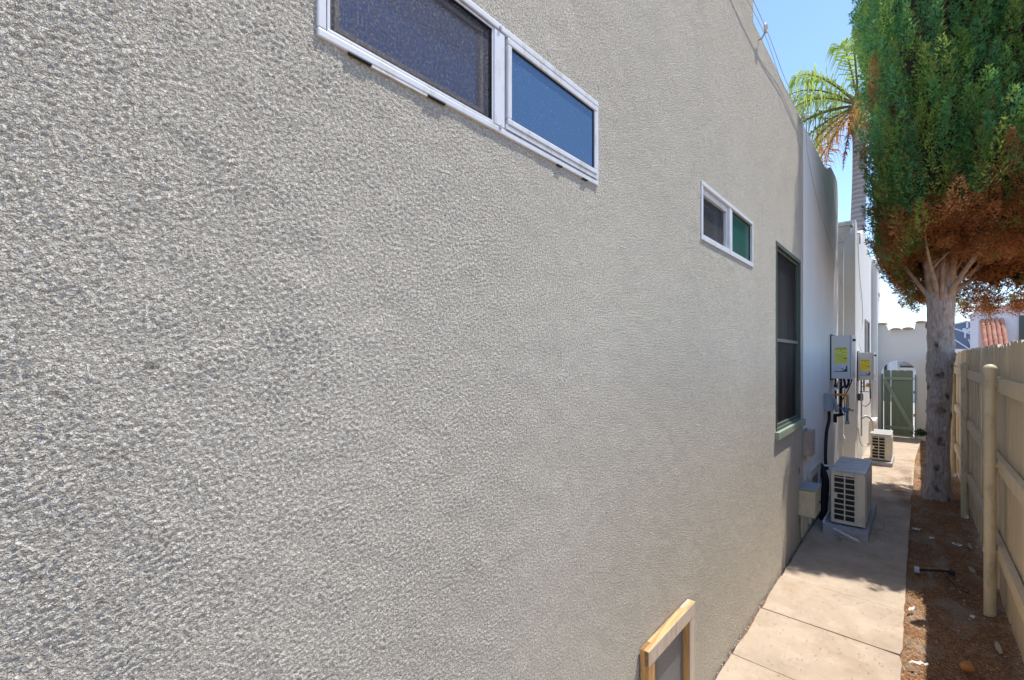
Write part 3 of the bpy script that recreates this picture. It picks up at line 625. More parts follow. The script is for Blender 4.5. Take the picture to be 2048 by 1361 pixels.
def ac_unit(x0, x1, y0, y1, z0, z1, rows, label, grp):
    o = empty('air_conditioner', ((x0 + x1) / 2, y0, z0), label, 'air conditioner', grp)
    w_ = x1 - x0; h_ = z1 - z0
    MB().box(x0, x1, y0 + .03, y1, z0 + .012, z1 - .014, .008).build('casing', M_BEIGE, o)
    MB().box(x0 - .004, x1 + .004, y0 - .002, y1 + .004, z1 - .016, z1, .006).build('top_cover', M_BEIGEG, o)
    for k in range(1, 5):
        yy = y0 + (y1 - y0) * k / 5; MB().box(x0 + .012, x1 - .012, yy - .006, yy + .006, z1 - .001, z1 + .004, .001).build('top_rib', M_BEIGEG, o)
    gx0, gx1 = x0 + .10 * w_, x0 + .69 * w_; gm = (gx0 + gx1) / 2 + .003
    gz0, gz1 = z0 + .07 * h_, z1 - .10 * h_
    p = MB(); ft = .014
    p.box(x0, gx0, y0, y0 + ft, z0 + .006, z1 - .017, .003); p.box(gx1, x1, y0, y0 + ft, z0 + .006, z1 - .017, .004)
    p.box(gx0, gx1, y0 + .0005, y0 + ft, z0 + .006, gz0); p.box(gx0, gx1, y0 + .0005, y0 + ft, gz1, z1 - .017)
    p.build('front_panel', M_BEIGE, o)
    g = MB(); g.box(gm - .005, gm + .005, y0 + .001, y0 + ft, gz0, gz1)
    zz = gz1; first = .35 * (gz1 - gz0) / (rows - .65)
    full = (gz1 - gz0) / (rows - .65)
    zz -= first
    cut = MB()
    for k in range(rows - 1):
        g.box(gx0, gm - .005, y0 + .001, y0 + ft, zz - .0045, zz + .0045); g.box(gm + .005, gx1, y0 + .001, y0 + ft, zz - .0045, zz + .0045)
        if k == 3: cut.box(gx0, gx0 + .024, y0 + .0015, y0 + ft, zz - full + .0045, zz - .0045)
        zz -= full
    g.build('grille', M_BEIGE, o); cut.build('grille_blank', M_BEIGE, o)
    MB().box(gx0 - .005, gx1 + .005, y0 + .022, y0 + .029, gz0 - .005, gz1 + .005).build('coil', M_BLACK, o)
    MB().box(gx1 + .012, gx1 + .0135, y0 - .0008, y0 + .002, z0 + .01, z1 - .02).build('panel_joint', M_BOXG2, o)
    MB().tube([(x1 - .3 * w_ + .02, y0 - .002, z0 + .52 * h_), (x1 - .3 * w_ + .02, y0 + .002, z0 + .52 * h_)], .005, 10).build('screw', M_METAL, o)
    MB().box(x1 - .001, x1 + .006, y0 + .06, y1 - .05, z0 + .05, z1 - .05, .004).build('side_panel', M_BEIGEW, o)
    for yy in (y0 + .08, y1 - .14): MB().box(x0 + .01, x1 - .01, yy, yy + .05, z0 - .012, z0 + .011, .003).build('foot', M_BLACK, o)
    return o
pad = MB().box(-.70, -.345, 5.36, 6.58, -.02, .080, .004).build('equipment_pad', M_PAD, loc=(-.5, 5.9, 0)); tag(pad, 'thick grey concrete pad under the nearer air conditioner', 'equipment pad', 'pads under the air conditioners')
ac_unit(-.645, -.372, 5.47, 6.27, .092, .625, 9, 'nearer beige air conditioner with a black grid grille beside the shaded wall', 'beige outdoor air conditioners')
pad = MB().box(-.60, -.295, 9.28, 10.12, -.02, .065, .004).build('equipment_pad', M_PAD, loc=(-.45, 9.7, 0)); tag(pad, 'thin pale concrete pad under the far air conditioner', 'equipment pad', 'pads under the air conditioners')
ac_unit(-.575, -.312, 9.38, 10.0, .077, .505, 8, 'smaller far beige air conditioner standing in the sun near the green gate', 'beige outdoor air conditioners')
o = MB().tube(smoothpath([(WX + .01, 6.02, .55), (WX + .035, 6.0, .50), (WX + .075, 5.93, .40), (WX + .08, 5.85, .25), (WX + .075, 5.8, .12), (WX + .07, 5.8, .0)]), [.03] * 2 + [.036] * 29, 14).build('insulated_hose', M_HOSE, smooth=True)
tag(o, 'thick black insulated hose running down behind the nearer air conditioner', 'hose')
o = MB().tube([(WX + .0, 6.02, .54), (WX + .09, 6.02, .545), (WX + .115, 6.02, .53), (WX + .125, 6.0, .50), (WX + .125, 5.95, .13), (WX + .125, 5.93, .10), (WX + .12, 5.50, .085), (WX + .125, 5.44, .075), (WX + .145, 5.41, .07), (-.404, 5.23, .035)], .0115, 12).build('drain_pipe', M_PVC, smooth=True)
tag(o, 'white PVC drain pipe bent around the foot of the nearer air conditioner', 'pipe')
# downspout
D = empty('downspout', (-.87, 8.3, 0), 'pale painted downspout with a flared collector box in the wall corner', 'downspout')
def frust(mb, a, b, z0, z1, taper):  # a=(x0,x1,y0,y1) bottom, b top
    vs = [(a[0], a[2], z0), (a[1], a[2], z0), (a[1], a[3], z0), (a[0], a[3], z0), (b[0], b[2], z1), (b[1], b[2], z1), (b[1], b[3], z1), (b[0], b[3], z1)]
    return mb.add(vs, [(0, 1, 2, 3), (4, 5, 6, 7), (0, 1, 5, 4), (1, 2, 6, 5), (2, 3, 7, 6), (3, 0, 4, 7)])
hd = MB(); frust(hd, (-.925, -.815, 8.20, 8.30), (-.925, -.735, 8.17, 8.33), 3.48, 3.60, 0); hd.box(-.925, -.735, 8.17, 8.33, 3.602, 3.70); hd.build('collector_box', M_GUT, D)
MB().box(-.93, -.705, 8.14, 8.36, 3.702, 3.755, .004).build('collector_rim', M_GUT, D)
MB().box(-.922, -.818, 8.21, 8.29, .60, 3.478, .004).build('pipe', M_GUT, D)
bt = MB(); frust(bt, (-.93, -.80, 8.19, 8.31), (-.922, -.818, 8.205, 8.295), .54, .598, 0); bt.build('boot', M_GUT, D)
MB().box(-.905, -.825, 8.215, 8.285, .0, .538, .004).build('pipe', M_GUT, D)

# ------------------------------------------------------------------ white building beyond
wb = empty('white_building', (XC, 10, 0), 'sunlit white stucco building with stepped rounded parapets beyond the downspout', 'building')
def rnd(pts): return pts
prof = [(8.70, -.06), (8.70, 3.905), (8.86, 3.92), (8.95, 3.87), (9.02, 3.80), (9.08, 3.77), (9.55, 3.79), (9.85, 3.82), (9.95, 3.95), (10.05, 4.03), (10.25, 4.05), (10.9, 4.05), (11.05, 4.0), (11.15, 3.9), (11.3, 3.86), (12.0, 3.86), (12.0, -.06)]
MB().prism(prof, 'x', XC - .25, XC).build('wall', M_WHITE, wb)
prof = [(12.0, -.06), (12.0, 3.80), (12.3, 3.92), (12.7, 3.88), (13.0, 3.78), (13.6, 3.72), (13.6, -.06)]
MB().prism(prof, 'x', XC - .25, XC + .06).build('wall', M_WHITE, wb)
MB().box(-6, XC - .25, 8.70, 13.6, -.05, 3.6).build('building_body', M_WHITE, wb)
MB().box(-1.6, -1.2, 7.4, 8.70, -.05, 3.7).build('recess_wall', M_WHITE, wb)
MB().tube([(XC + .03, 12.02, .0), (XC + .03, 12.02, 3.7)], .07, 14).build('pilaster', M_WHITE, wb, smooth=True)
MB().box(XC, XC + .09, 12.9, 13.3, 3.16, 3.22, .004).build('eave_stub', M_WHITE, wb)
f = MB(); frame_rect(f, XC - .02, XC + .018, 10.35, 11.25, 1.70, 2.46, .04, .003); wn = f.build('window', M_BOXG2, wb)
MB().box(XC - .01, XC + .005, 10.39, 11.21, 1.74, 2.42).build('pane', M_GLASSD, wn)
MB().box(XC, XC + .10, 11.3, 12.0, .42, .50, .004).build('ledge', M_WHITE, wb)
c = MB().tube(smoothpath([(XC + .01, 9.05, 3.75), (XC + .012, 9.0, 3.5), (XC + .012, 9.25, 3.1), (XC + .012, 9.7, 2.7), (XC + .012, 9.75, 2.3), (XC + .012, 9.2, 2.0), (XC + .06, 9.05, 1.84)]), .004, 6).build('wall_cable', M_WIRE)
tag(c, 'thin cable curving down the sunlit white wall to the smaller heater', 'cable')
o = empty('cable_bracket', (XC, 9.0, 3.72), 'small dark cable bracket at the top of the white wall', 'bracket')
MB().tube([(XC - .02, 9.0, 3.74), (XC + .03, 9.0, 3.75), (XC + .035, 9.0, 3.72)], .008, 8).build('arm', M_BLACK, o)
MB().tube([(XC + .032, 9.02, 3.72), (XC + .032, 9.02, 3.58)], .007, 8).build('splice', M_BLACK, o)

# ------------------------------------------------------------------ garden wall with arch and tiles
gw = empty('garden_wall', (-.1, 13.05, 0), 'cream wall with an arched gateway and tiled coping closing the side yard', 'wall')
GYW = 13.0; AX0, AX1, AZ, AR = -.60, -.02, 1.40, .29
axm = (AX0 + AX1) / 2
left = [(XC + .06, -.06), (AX0, -.06), (AX0, AZ)] + [(axm - AR * math.cos(a), AZ + AR * math.sin(a)) for a in np.linspace(0, math.pi / 2, 12)][1:] + [(axm, 2.37), (-.485, 2.37), (-.50, 2.46), (-.53, 2.495), (XC + .06, 2.50)]
right = [(.60, -.06), (AX1, -.06), (AX1, AZ)] + [(axm + AR * math.cos(a), AZ + AR * math.sin(a)) for a in np.linspace(0, math.pi / 2, 12)][1:] + [(axm, 2.37), (-.05, 2.37), (-.04, 2.48), (-.02, 2.50), (.56, 2.50), (.56, -.06)]
right = right[:-2] + [(.56, 2.50)]; right[0] = (.56, -.06)
MB().prism(left, 'y', GYW, GYW + .16).build('wall', M_GWALL, gw)
MB().prism(right, 'y', GYW, GYW + .16).build('wall', M_GWALL, gw)
def tile_mesh(r=.10, L=.30, n=8, k=.42, tp=.008):
    b = MB(); vs = []
    for s_ in (0, 1):
        vs += [((r - s_ * tp) * math.cos(math.pi * q / n), -L / 2 + s_ * L, (r - s_ * tp) * k * math.sin(math.pi * q / n)) for q in range(n + 1)]
    m = n + 1; fs = [(q, q + 1, m + q + 1, m + q) for q in range(n)] + [tuple(range(m)), tuple(range(m, 2 * m))[::-1], (0, m, 2 * m - 1, m - 1)]
    return b.add(vs, fs)
tm = tile_mesh().build('coping_tile', M_TILEO, gw); tm.location = (-.40, .0, 2.372); first = True
spots = [(-.355, 2.372, 0), (-.155, 2.378, 0), (-.585, 2.50, 0), (.06, 2.505, .05), (.26, 2.50, 0), (.46, 2.50, 0)]
gwl = gw.location
for i, (x, z, rot) in enumerate(spots):
    o = tm if i == 0 else tm.copy()
    if i: COL.objects.link(o); o.parent = gw
    o.location = (x - gwl.x, GYW + .08 - gwl.y, z); o.rotation_euler = (0, rot, 0)
tm.data.transform(Matrix.Translation(gwl))  # geometry was stored relative to the wall
# gate
gt = empty('garden_gate', (-.3, 12.97, 0), 'sage green board gate with diagonal brace in the arched gateway', 'gate')
pl = [(-.555, -.443), (-.431, -.3175), (-.3168, -.2035), (-.2028, -.072)]
for a, b in pl:
    ct = .014; top = 1.475
    poly = [(a, .03), (b, .03), (b, top - ct * 1.4), (b - ct, top), (a + ct, top), (a, top - ct * 1.4)]
    MB().prism(poly, 'y', 12.98, 13.0).build('plank', M_GREENG, gt, loc=None)
MB().box(-.555, -.06, 12.955, 12.979, 1.265, 1.325, .003).build('rail', M_GREENR, gt)
MB().box(-.555, -.06, 12.955, 12.979, .17, .235, .003).build('rail', M_GREENR, gt)
a, b = Vector((-.545, 12.956, 1.262)), Vector((-.09, 12.956, .238)); d = (b - a).normalized(); nrm = Vector((-d.z, 0, d.x)) * .035
MB().add([a + nrm, b + nrm, b - nrm, a - nrm, a + nrm + Vector((0, .022, 0)), b + nrm + Vector((0, .022, 0)), b - nrm + Vector((0, .022, 0)), a - nrm + Vector((0, .022, 0))], [(0, 1, 2, 3), (4, 5, 6, 7), (0, 1, 5, 4), (1, 2, 6, 5), (2, 3, 7, 6), (3, 0, 4, 7)]).build('brace', M_GREENR, gt)
MB().box(-.598, -.568, 12.97, 13.02, 0, 1.39, .002).build('post', M_GREENG, gt)
MB().box(-.045, -.022, 12.97, 13.02, 0, 1.38, .002).build('post', M_GREENG, gt)
for z in (1.0, .5): MB().box(-.066, -.046, 12.965, 12.975, z - .03, z + .03, .002).build('hinge', simple('rusty_hinge', (.25, .10, .03), .8), gt)
MB().box(-.075, -.04, 12.94, 12.955, 1.28, 1.295, .002).build('latch', M_METAL, gt)

# ------------------------------------------------------------------ fence
fn = empty('board_fence', (.45, 7, 0), 'tan painted board fence on round metal posts along the right side', 'fence')
bmx = MB(); bw = .139; tp = 1.848
bmx.prism([(-bw / 2, .012), (bw / 2, .012), (bw / 2, tp - .022), (bw / 2 - .020, tp), (-bw / 2 + .020, tp), (-bw / 2, tp - .022)], 'x', -.009, .009)
b0 = bmx.build('board', M_FENCE); b0.parent = fn
y = 1.2; k = 0
while y < 13.0:
    o = b0 if k == 0 else b0.copy()
    if k: COL.objects.link(o); o.parent = fn
    tgt = Vector((.452 + random.uniform(-.0035, .0035) + (.004 if k % 2 else 0), y, random.uniform(-.008, .008) + .006 * math.sin(k * .7)))
    o.location = tgt - fn.location; o.rotation_euler = (random.uniform(-.004, .004), 0, random.uniform(-.03, .03)); k += 1; y += .1455
posts = [2.0, 4.46, 7.0, 9.35, 11.75]
rz = [1.565, 1.02, .425]
for a, b in zip([1.2] + posts, posts + [13.0]):
    for z in rz:
        sag = random.uniform(-.006, .006)
        MB().box(.402, .440, a + .01, b - .01, z - .045 + sag, z + .045 + sag, .003).build('rail', M_FENCE, fn)
# fix grain direction of rails is handled by the same paint
def post(y, x, top, n):
    loc = Vector((x, y, 0)); q = None
    m = MB().tube([(x, y, -.05), (x, y, top - .015)], .031, 28); q = m.build('post', M_POST, fn, smooth=True)
    MB().lathe((x, y, top - .075), [(.0335, 0), (.0345, .004), (.0345, .042), (.0355, .046), (.0365, .050), (.0345, .058), (.028, .070), (.016, .078), (.001, .081)], 28).build('cap', M_POST, q, smooth=True)
    for z in rz:
        MB().lathe((x, y, z - .016), [(.0335, 0), (.0345, .003), (.0345, .028), (.0335, .031)], 28).build('band', M_POST, q, smooth=True)
        MB().box(x + .03, x + .062, y - .018, y - .012, z - .016, z + .014, .001).build('bracket', M_POST, q)
        MB().tube([(x + .045, y - .022, z - .002), (x + .045, y - .008, z - .002)], .005, 8).build('bolt', M_METAL, q)
for y_, x_, t_ in ((4.46, .367, 1.70), (7.0, .385, 1.69), (9.35, .395, 1.64), (11.75, .40, 1.65), (2.0, .367, 1.70)): post(y_, x_, t_, 0)

# ------------------------------------------------------------------ cypress tree
tree = empty('cypress_tree', (.19, 7.56, 0), 'large clipped cypress with dense green crown and browned underside over the path', 'tree')
def trunk_mesh():
    nz, na = 150, 72; zs = np.linspace(-.05, 2.95, nz); rng = np.random.default_rng(9)
    cx = np.interp(zs, [0, .6, 1.2, 1.85, 2.5, 3], [.178, .185, .195, .203, .205, .20]); cy = np.full(nz, 7.56)
    rr = np.interp(zs, [-.05, .05, .2, .6, 1.2, 1.85, 2.3, 2.6, 3.0], [.165, .142, .118, .108, .110, .118, .124, .135, .11])
    A = np.linspace(0, 2 * np.pi, na, endpoint=False)
    Rr = rr[:, None] * (1 + .03 * np.sin(3 * A[None] + zs[:, None] * 1.1) + .025 * np.sin(5 * A[None] - zs[:, None] * 2))
    Rr *= 1 + (.10 * np.exp(-zs / .12))[:, None] * np.sin(5 * A[None] + .7)
    for _ in range(42):
        a0 = rng.uniform(0, 2 * np.pi); z0 = rng.uniform(.15, 2.2); s = rng.uniform(.018, .05); h = rng.uniform(.006, .018)
        da = (A[None] - a0 + np.pi) % (2 * np.pi) - np.pi; d2 = (da * .115) ** 2 + ((zs[:, None] - z0) * .8) ** 2
        r0 = np.sqrt(d2); Rr += h * np.exp(-((r0 - s) / (s * .45)) ** 2) - h * .8 * np.exp(-(r0 / (s * .5)) ** 2)
    n = rng.normal(size=Rr.shape)
    for _ in range(2): n = (n + np.roll(n, 1, 1) + np.roll(n, -1, 1) + np.roll(n, 1, 0) + np.roll(n, -1, 0)) / 5
    Rr += n * .005
    V = np.stack([cx[:, None] + Rr * np.cos(A), cy[:, None] + Rr * np.sin(A), np.repeat(zs[:, None], na, 1)], -1).reshape(-1, 3)
    i = np.arange(nz - 1)[:, None] * na; j = np.arange(na)[None]; jn = (j + 1) % na
    F = np.stack([i + j, i + jn, i + na + jn, i + na + j], -1).reshape(-1, 4)
    return V, F
V, F = trunk_mesh(); tr = np_mesh('trunk', V, F, M_BARK, tree, smooth=True)
CX, CY = .25, 7.45
def crown_r(th, z):
    """crown radius (superellipse) at angle th, height z; th=0 +x, -pi/2 towards the camera"""
    zz = [2.2, 2.6, 3.0, 3.5, 4.2, 4.9, 5.9, 6.8, 7.8, 8.6, 9.0]
    rl = np.interp(z, zz, [.46, .60, .60, .60, .60, .64, .74, .74, .60, .34, .05])
    rr = np.interp(z, zz, [.75, .95, 1.1, 1.2, 1.25, 1.25, 1.25, 1.1, .8, .42, .05])
    rfl = np.interp(z, zz, [.6, .9, 1.40, 1.78, 1.92, 1.95, 2.05, 2.0, 1.5, .5, .05])
    rfr = np.interp(z, zz, [.6, .9, 1.40, 1.62, 1.60, 1.42, 1.12, .85, .6, .35, .05])
    m_ = np.clip(-np.cos(th) * 3.0 + .05, 0, 1); rf = rfr + (rfl - rfr) * m_
    rb = np.interp(z, zz, [1.15, 1.35, 1.45, 1.5, 1.6, 1.6, 1.6, 1.5, 1.1, .5, .05])
    c, s = np.cos(th), np.sin(th)
    a = np.where(c > 0, rr, rl); b = np.where(s > 0, rb, rf); p = 3.0
    r = (np.abs(c / a) ** p + np.abs(s / b) ** p) ** (-1 / p)
    return r * (1 + .045 * np.sin(3 * th + z * 1.7) + .035 * np.sin(7 * th - z * 2.3))
def z_bottom(x, y):
    return np.interp(y, [5.4, 6.2, 7.4, 8.4, 9.1], [3.30, 3.05, 2.72, 2.42, 2.30]) + .10 * np.sin(x * 5 + y * 3)
def plumes(pos, axis, L, Rd, nsp, size, col0, rng, width=.38, droop=.0):
    """pos (n,3) plume bases; returns V,F,C of pointed sprigs"""
    n = len(pos); idx = np.repeat(np.arange(n), nsp); m = len(idx)
    s = rng.random(m) ** .85; ang = rng.random(m) * 2 * np.pi
    ax = axis[idx]; up = np.tile([0., 0., 1.], (m, 1)); u = np.cross(ax, up + rng.normal(size=(m, 3)) * .01); u /= np.linalg.norm(u, axis=1)[:, None] + 1e-9; w = np.cross(ax, u)
    prof = np.sqrt(np.clip(1 - s, 0, 1)) * (.55 + .45 * np.minimum(1, s * 4))
    rad = Rd[idx] * prof * (rng.random(m) ** .4)
    out = u * np.cos(ang)[:, None] + w * np.sin(ang)[:, None]
    p = pos[idx] + ax * (s * L[idx])[:, None] + out * rad[:, None]
    d = ax * .75 + out * rng.uniform(.3, 1.0, m)[:, None] + rng.normal(size=(m, 3)) * .35; d[:, 2] -= droop; d /= np.linalg.norm(d, axis=1)[:, None]
    t = np.cross(d, rng.normal(size=(m, 3))); t /= np.linalg.norm(t, axis=1)[:, None]
    sz = size * rng.uniform(.6, 1.35, m)
    a = p - t * (sz * width * .5)[:, None]; b = p + t * (sz * width * .5)[:, None]; c = p + d * sz[:, None]
    V = np.stack([a, b, c], 1).reshape(-1, 3); F = np.arange(3 * m).reshape(-1, 3)
    C = col0[idx] * rng.uniform(.75, 1.25, m)[:, None]; C = np.repeat(C, 3, 0)
    return V, F, np.clip(C, 0, 1)
def crown():
    rng = np.random.default_rng(21); Vs = []; Fs = []; Cs = []; base = 0
    def push(V, F, C):
        nonlocal base
        Vs.append(V); Fs.append(F + base); Cs.append(C); base += len(V)
    green = np.array([[.13, .30, .09], [.22, .36, .08], [.11, .29, .11], [.32, .42, .10]])
    brown = np.array([[.46, .21, .08], [.54, .28, .12], [.34, .15, .06]])
    # outer green plumes
    n = 3500; th = np.where(rng.random(n) < .82, rng.uniform(-np.pi * 1.1, .35, n), rng.random(n) * 2 * np.pi); z = 2.3 + (rng.random(n) ** 1.25) * 6.5
    r = crown_r(th, z) * rng.uniform(.80, 1.05, n); x = CX + r * np.cos(th); y = CY + r * np.sin(th); x = x + .13 * (y - 6.3)
    ok = z > z_bottom(x, y) + .05; th, z, r, x, y = th[ok], z[ok], r[ok], x[ok], y[ok]; n = len(x)
    # leave the far upper back thinner
    pos = np.stack([x, y, z - .18], 1)
    ax = np.stack([np.cos(th) * .35, np.sin(th) * .35, np.ones(n)], 1) + rng.normal(size=(n, 3)) * .14; ax /= np.linalg.norm(ax, axis=1)[:, None]
    hgt = z - z_bottom(x, y)
    pb = np.clip(.80 - hgt / .55, .05, .80); isb = rng.random(n) < pb
    cg = green[rng.integers(0, 4, n)] * rng.uniform(.75, 1.25, n)[:, None]; cb = brown[rng.integers(0, 3, n)] * rng.uniform(.7, 1.2, n)[:, None]
    col = np.where(isb[:, None], cb, cg)
    push(*plumes(pos, ax, rng.uniform(.26, .55, n), rng.uniform(.05, .095, n), 150, .034, col, rng))
    # inner filling shell: dark old green / brown
    n = 1100; th = rng.random(n) * 2 * np.pi; z = 2.5 + rng.random(n) ** 1.2 * 6.0
    r = crown_r(th, z) * rng.uniform(.62, .86, n); x = CX + r * np.cos(th); y = CY + r * np.sin(th); x = x + .13 * (y - 6.3); ok = z > z_bottom(x, y) + .1
    th, z, x, y = th[ok], z[ok], x[ok], y[ok]; n = len(x)
    ax = np.stack([np.cos(th) * .6, np.sin(th) * .6, np.ones(n)], 1); ax /= np.linalg.norm(ax, axis=1)[:, None]
    col = np.where((rng.random(n) < .45)[:, None], brown[rng.integers(0, 3, n)] * .8, green[rng.integers(0, 4, n)] * .8)
    push(*plumes(np.stack([x, y, z], 1), ax, np.full(n, .30), np.full(n, .13), 34, .055, col, rng, .5))
    # browned underside
    n = 1700; th = rng.random(n) * 2 * np.pi; q = np.sqrt(rng.random(n)) * .97
    zt = 3.0; r = crown_r(th, np.full(n, 3.1)) * q; x = CX + r * np.cos(th); y = CY + r * np.sin(th); x = x + .13 * (y - 6.3)
    z = z_bottom(x, y) + rng.uniform(-.02, .20, n) + .35 * np.clip(1 - np.hypot(x - .2, y - 7.5) / .8, 0, 1)
    dd = np.hypot(x - .2, y - 7.56); ok = dd > .20; th, x, y, z = th[ok], x[ok], y[ok], z[ok]; n = len(x)
    ax = np.stack([np.cos(th) * .9, np.sin(th) * .9, rng.uniform(-.2, .9, n)], 1); ax /= np.linalg.norm(ax, axis=1)[:, None]
    col = np.where((rng.random(n) < .90)[:, None], brown[rng.integers(0, 3, n)] * rng.uniform(.8, 1.35, n)[:, None], green[rng.integers(0, 4, n)])
    push(*plumes(np.stack([x, y, z], 1), ax, rng.uniform(.12, .24, n), rng.uniform(.06, .11, n), 85, .030, col, rng, .34))
    return np.concatenate(Vs), np.concatenate(Fs), np.concatenate(Cs)
V, F, C = crown(); cr = np_mesh('crown', V, F, M_LEAF, tree, colors=C); tag(cr, kind='stuff')
# opaque dark core added inside the crown to block sky and sun
zs = np.linspace(2.75, 8.4, 40); A = np.linspace(0, 2 * np.pi, 64, endpoint=False); rng = np.random.default_rng(6)
Zg, Ag = np.meshgrid(zs, A, indexing='ij'); Rg = crown_r(Ag, Zg) * .74 * (1 + rng.normal(size=Zg.shape) * .05)
xx = CX + Rg * np.cos(Ag); yy = CY + Rg * np.sin(Ag); xx = xx + .13 * (yy - 6.3); zb = z_bottom(xx, yy) + .42; Zg = np.maximum(Zg, zb) + rng.normal(size=Zg.shape) * .03
V = np.stack([xx, yy, Zg], -1).reshape(-1, 3); i_ = np.arange(39)[:, None] * 64; j_ = np.arange(64)[None]; jn = (j_ + 1) % 64
F = np.stack([i_ + j_, i_ + jn, i_ + 64 + jn, i_ + 64 + j_], -1).reshape(-1, 4)
np_mesh('crown_light_blocker', V, F, simple('crown_blocker_brown', (.06, .035, .02), 1.0, 0, .5, 9, .04, 22), tree)
# limbs fan out from the trunk head
rl = random.Random(4)
for i in range(15):
    a = i / 15 * 2 * math.pi + rl.uniform(-.2, .2); ro = rl.uniform(.25, .95); zt = rl.uniform(3.3, 4.4) if ro < .7 else rl.uniform(3.0, 3.5)
    p0 = Vector((.20 + .06 * math.cos(a), 7.56 + .06 * math.sin(a), 2.30 + rl.uniform(0, .25))); p3 = Vector((.20 + ro * math.cos(a) * .75, 7.56 + ro * math.sin(a) * 1.3, zt))
    p1 = p0 + Vector((.12 * math.cos(a), .12 * math.sin(a), .30)); p2 = p3 - Vector((.15 * math.cos(a), .2 * math.sin(a), .45))
    pts = bezier(p0, p1, p2, p3, 14); r0 = rl.uniform(.026, .048); MB().tube(pts, [r0 * (1 - .8 * k / 14) for k in range(15)], 9).build('limb', M_LIMB, tree, smooth=True)
    for _ in range(5):
        k = rl.randint(3, 12); q = pts[k]; e = q + Vector((rl.uniform(-.3, .3), rl.uniform(-.3, .3), rl.uniform(.1, .4)))
        MB().tube(bezier(q, q + (e - q) * .3 + Vector((0, 0, .05)), q + (e - q) * .7, e, 6), [.010, .009, .008, .007, .006, .005, .003], 6).build('twig', M_LIMB, tree, smooth=True)
# little green sprig on the trunk
rng = np.random.default_rng(2); n = 8
pos = np.array([[.075, 7.50, .80]]) + rng.normal(size=(n, 3)) * .02; ax = np.tile([-.8, -.4, .1], (n, 1)) + rng.normal(size=(n, 3)) * .3; ax /= np.linalg.norm(ax, axis=1)[:, None]
V, F, C = plumes(pos, ax, np.full(n, .09), np.full(n, .03), 60, .022, np.tile([.05, .11, .04], (n, 1)), rng); np_mesh('sprig', V, F, M_LEAF, tree, colors=C)

# ------------------------------------------------------------------ palm
PX, PY, PT = -1.32, 17.0, 9.3
pm = empty('palm_tree', (PX, PY, 0), 'queen palm with a grey trunk and drooping yellow green fronds rising behind the roofs', 'tree')
MB().tube([(PX + .03 * math.sin(z), PY, z) for z in np.linspace(-.05, PT - .3, 30)], [.21 - .004 * i / 3 for i in range(30)], 24).build('trunk', M_PBARK, pm, smooth=True)
MB().lathe((PX, PY, PT - .7), [(.20, 0), (.26, .12), (.27, .35), (.22, .6), (.12, 1.1), (.02, 1.3)], 18).build('crown_shaft', simple('frond_bases', (.28, .18, .10), .9, 0, .35, 12, .03, 20), pm, smooth=True)
def frond(az, el, L, col, rng, droop=1.0, width=.55, nleaf=70):
    base = np.array([PX, PY, PT + .1]); t = np.linspace(0, 1, 24)
    h = np.array([math.cos(az), math.sin(az), 0]); r = L * (t * math.cos(el)) * (1 - .25 * t ** 2); zz = L * (t * math.sin(el) - droop * .62 * t ** 2.2)
    P_ = base + r[:, None] * h + zz[:, None] * np.array([0, 0, 1.])
    MB_ = MB().tube([tuple(p) for p in P_], [.032 * (1 - .85 * k) for k in t], 6)
    V0 = np.array(MB_.v); F0 = []
    for f_ in MB_.f:
        if len(f_) == 4: F0 += [(f_[0], f_[1], f_[2]), (f_[0], f_[2], f_[3])]
        else: F0 += [(f_[0], f_[i], f_[i + 1]) for i in range(1, len(f_) - 1)]
    F0 = np.array(F0); C0 = np.tile(np.array([.22, .20, .09]), (len(V0), 1))
    s = np.repeat(np.linspace(.14, 1, nleaf), 2); sd_ = np.tile([1., -1.], nleaf); m = len(s); s = np.clip(s + rng.normal(size=m) * .006, 0, 1)
    p = np.stack([np.interp(s, t, P_[:, k]) for k in range(3)], 1); tg = np.gradient(P_, axis=0); tg /= np.linalg.norm(tg, axis=1)[:, None]
    tt = np.stack([np.interp(s, t, tg[:, k]) for k in range(3)], 1); side = np.cross(tt, [0, 0, 1.]); side /= np.linalg.norm(side, axis=1)[:, None] + 1e-9
    ll = width * np.sin(np.clip(s, .05, 1) * np.pi * .86 + .25) * rng.uniform(.75, 1.1, m)
    d1 = side * sd_[:, None] * .8 + tt * .55 + rng.normal(size=(m, 3)) * .22; d1 /= np.linalg.norm(d1, axis=1)[:, None]
    mid = p + d1 * (ll * .45)[:, None]; tip = mid + (d1 * .45 + np.array([0, 0, -1.1])) * (ll * .55)[:, None]
    wv = tt * .016
    Vl = np.stack([p - wv, p + wv, mid + wv * 1.1, mid - wv * 1.1, tip], 1).reshape(-1, 3)
    k = np.arange(m)[:, None] * 5; Fl = np.concatenate([k + [0, 1, 2], k + [0, 2, 3], k + [3, 2, 4]])
    Cl = np.repeat(np.array(col) * rng.uniform(.7, 1.35, m)[:, None], 5, 0)
    return np.concatenate([V0, Vl]), np.concatenate([F0, Fl + len(V0)]), np.clip(np.concatenate([C0, Cl]), 0, 1)
rng = np.random.default_rng(14)
gc = (.34, .46, .07); yc = (.60, .48, .08); oc = (.65, .28, .06)
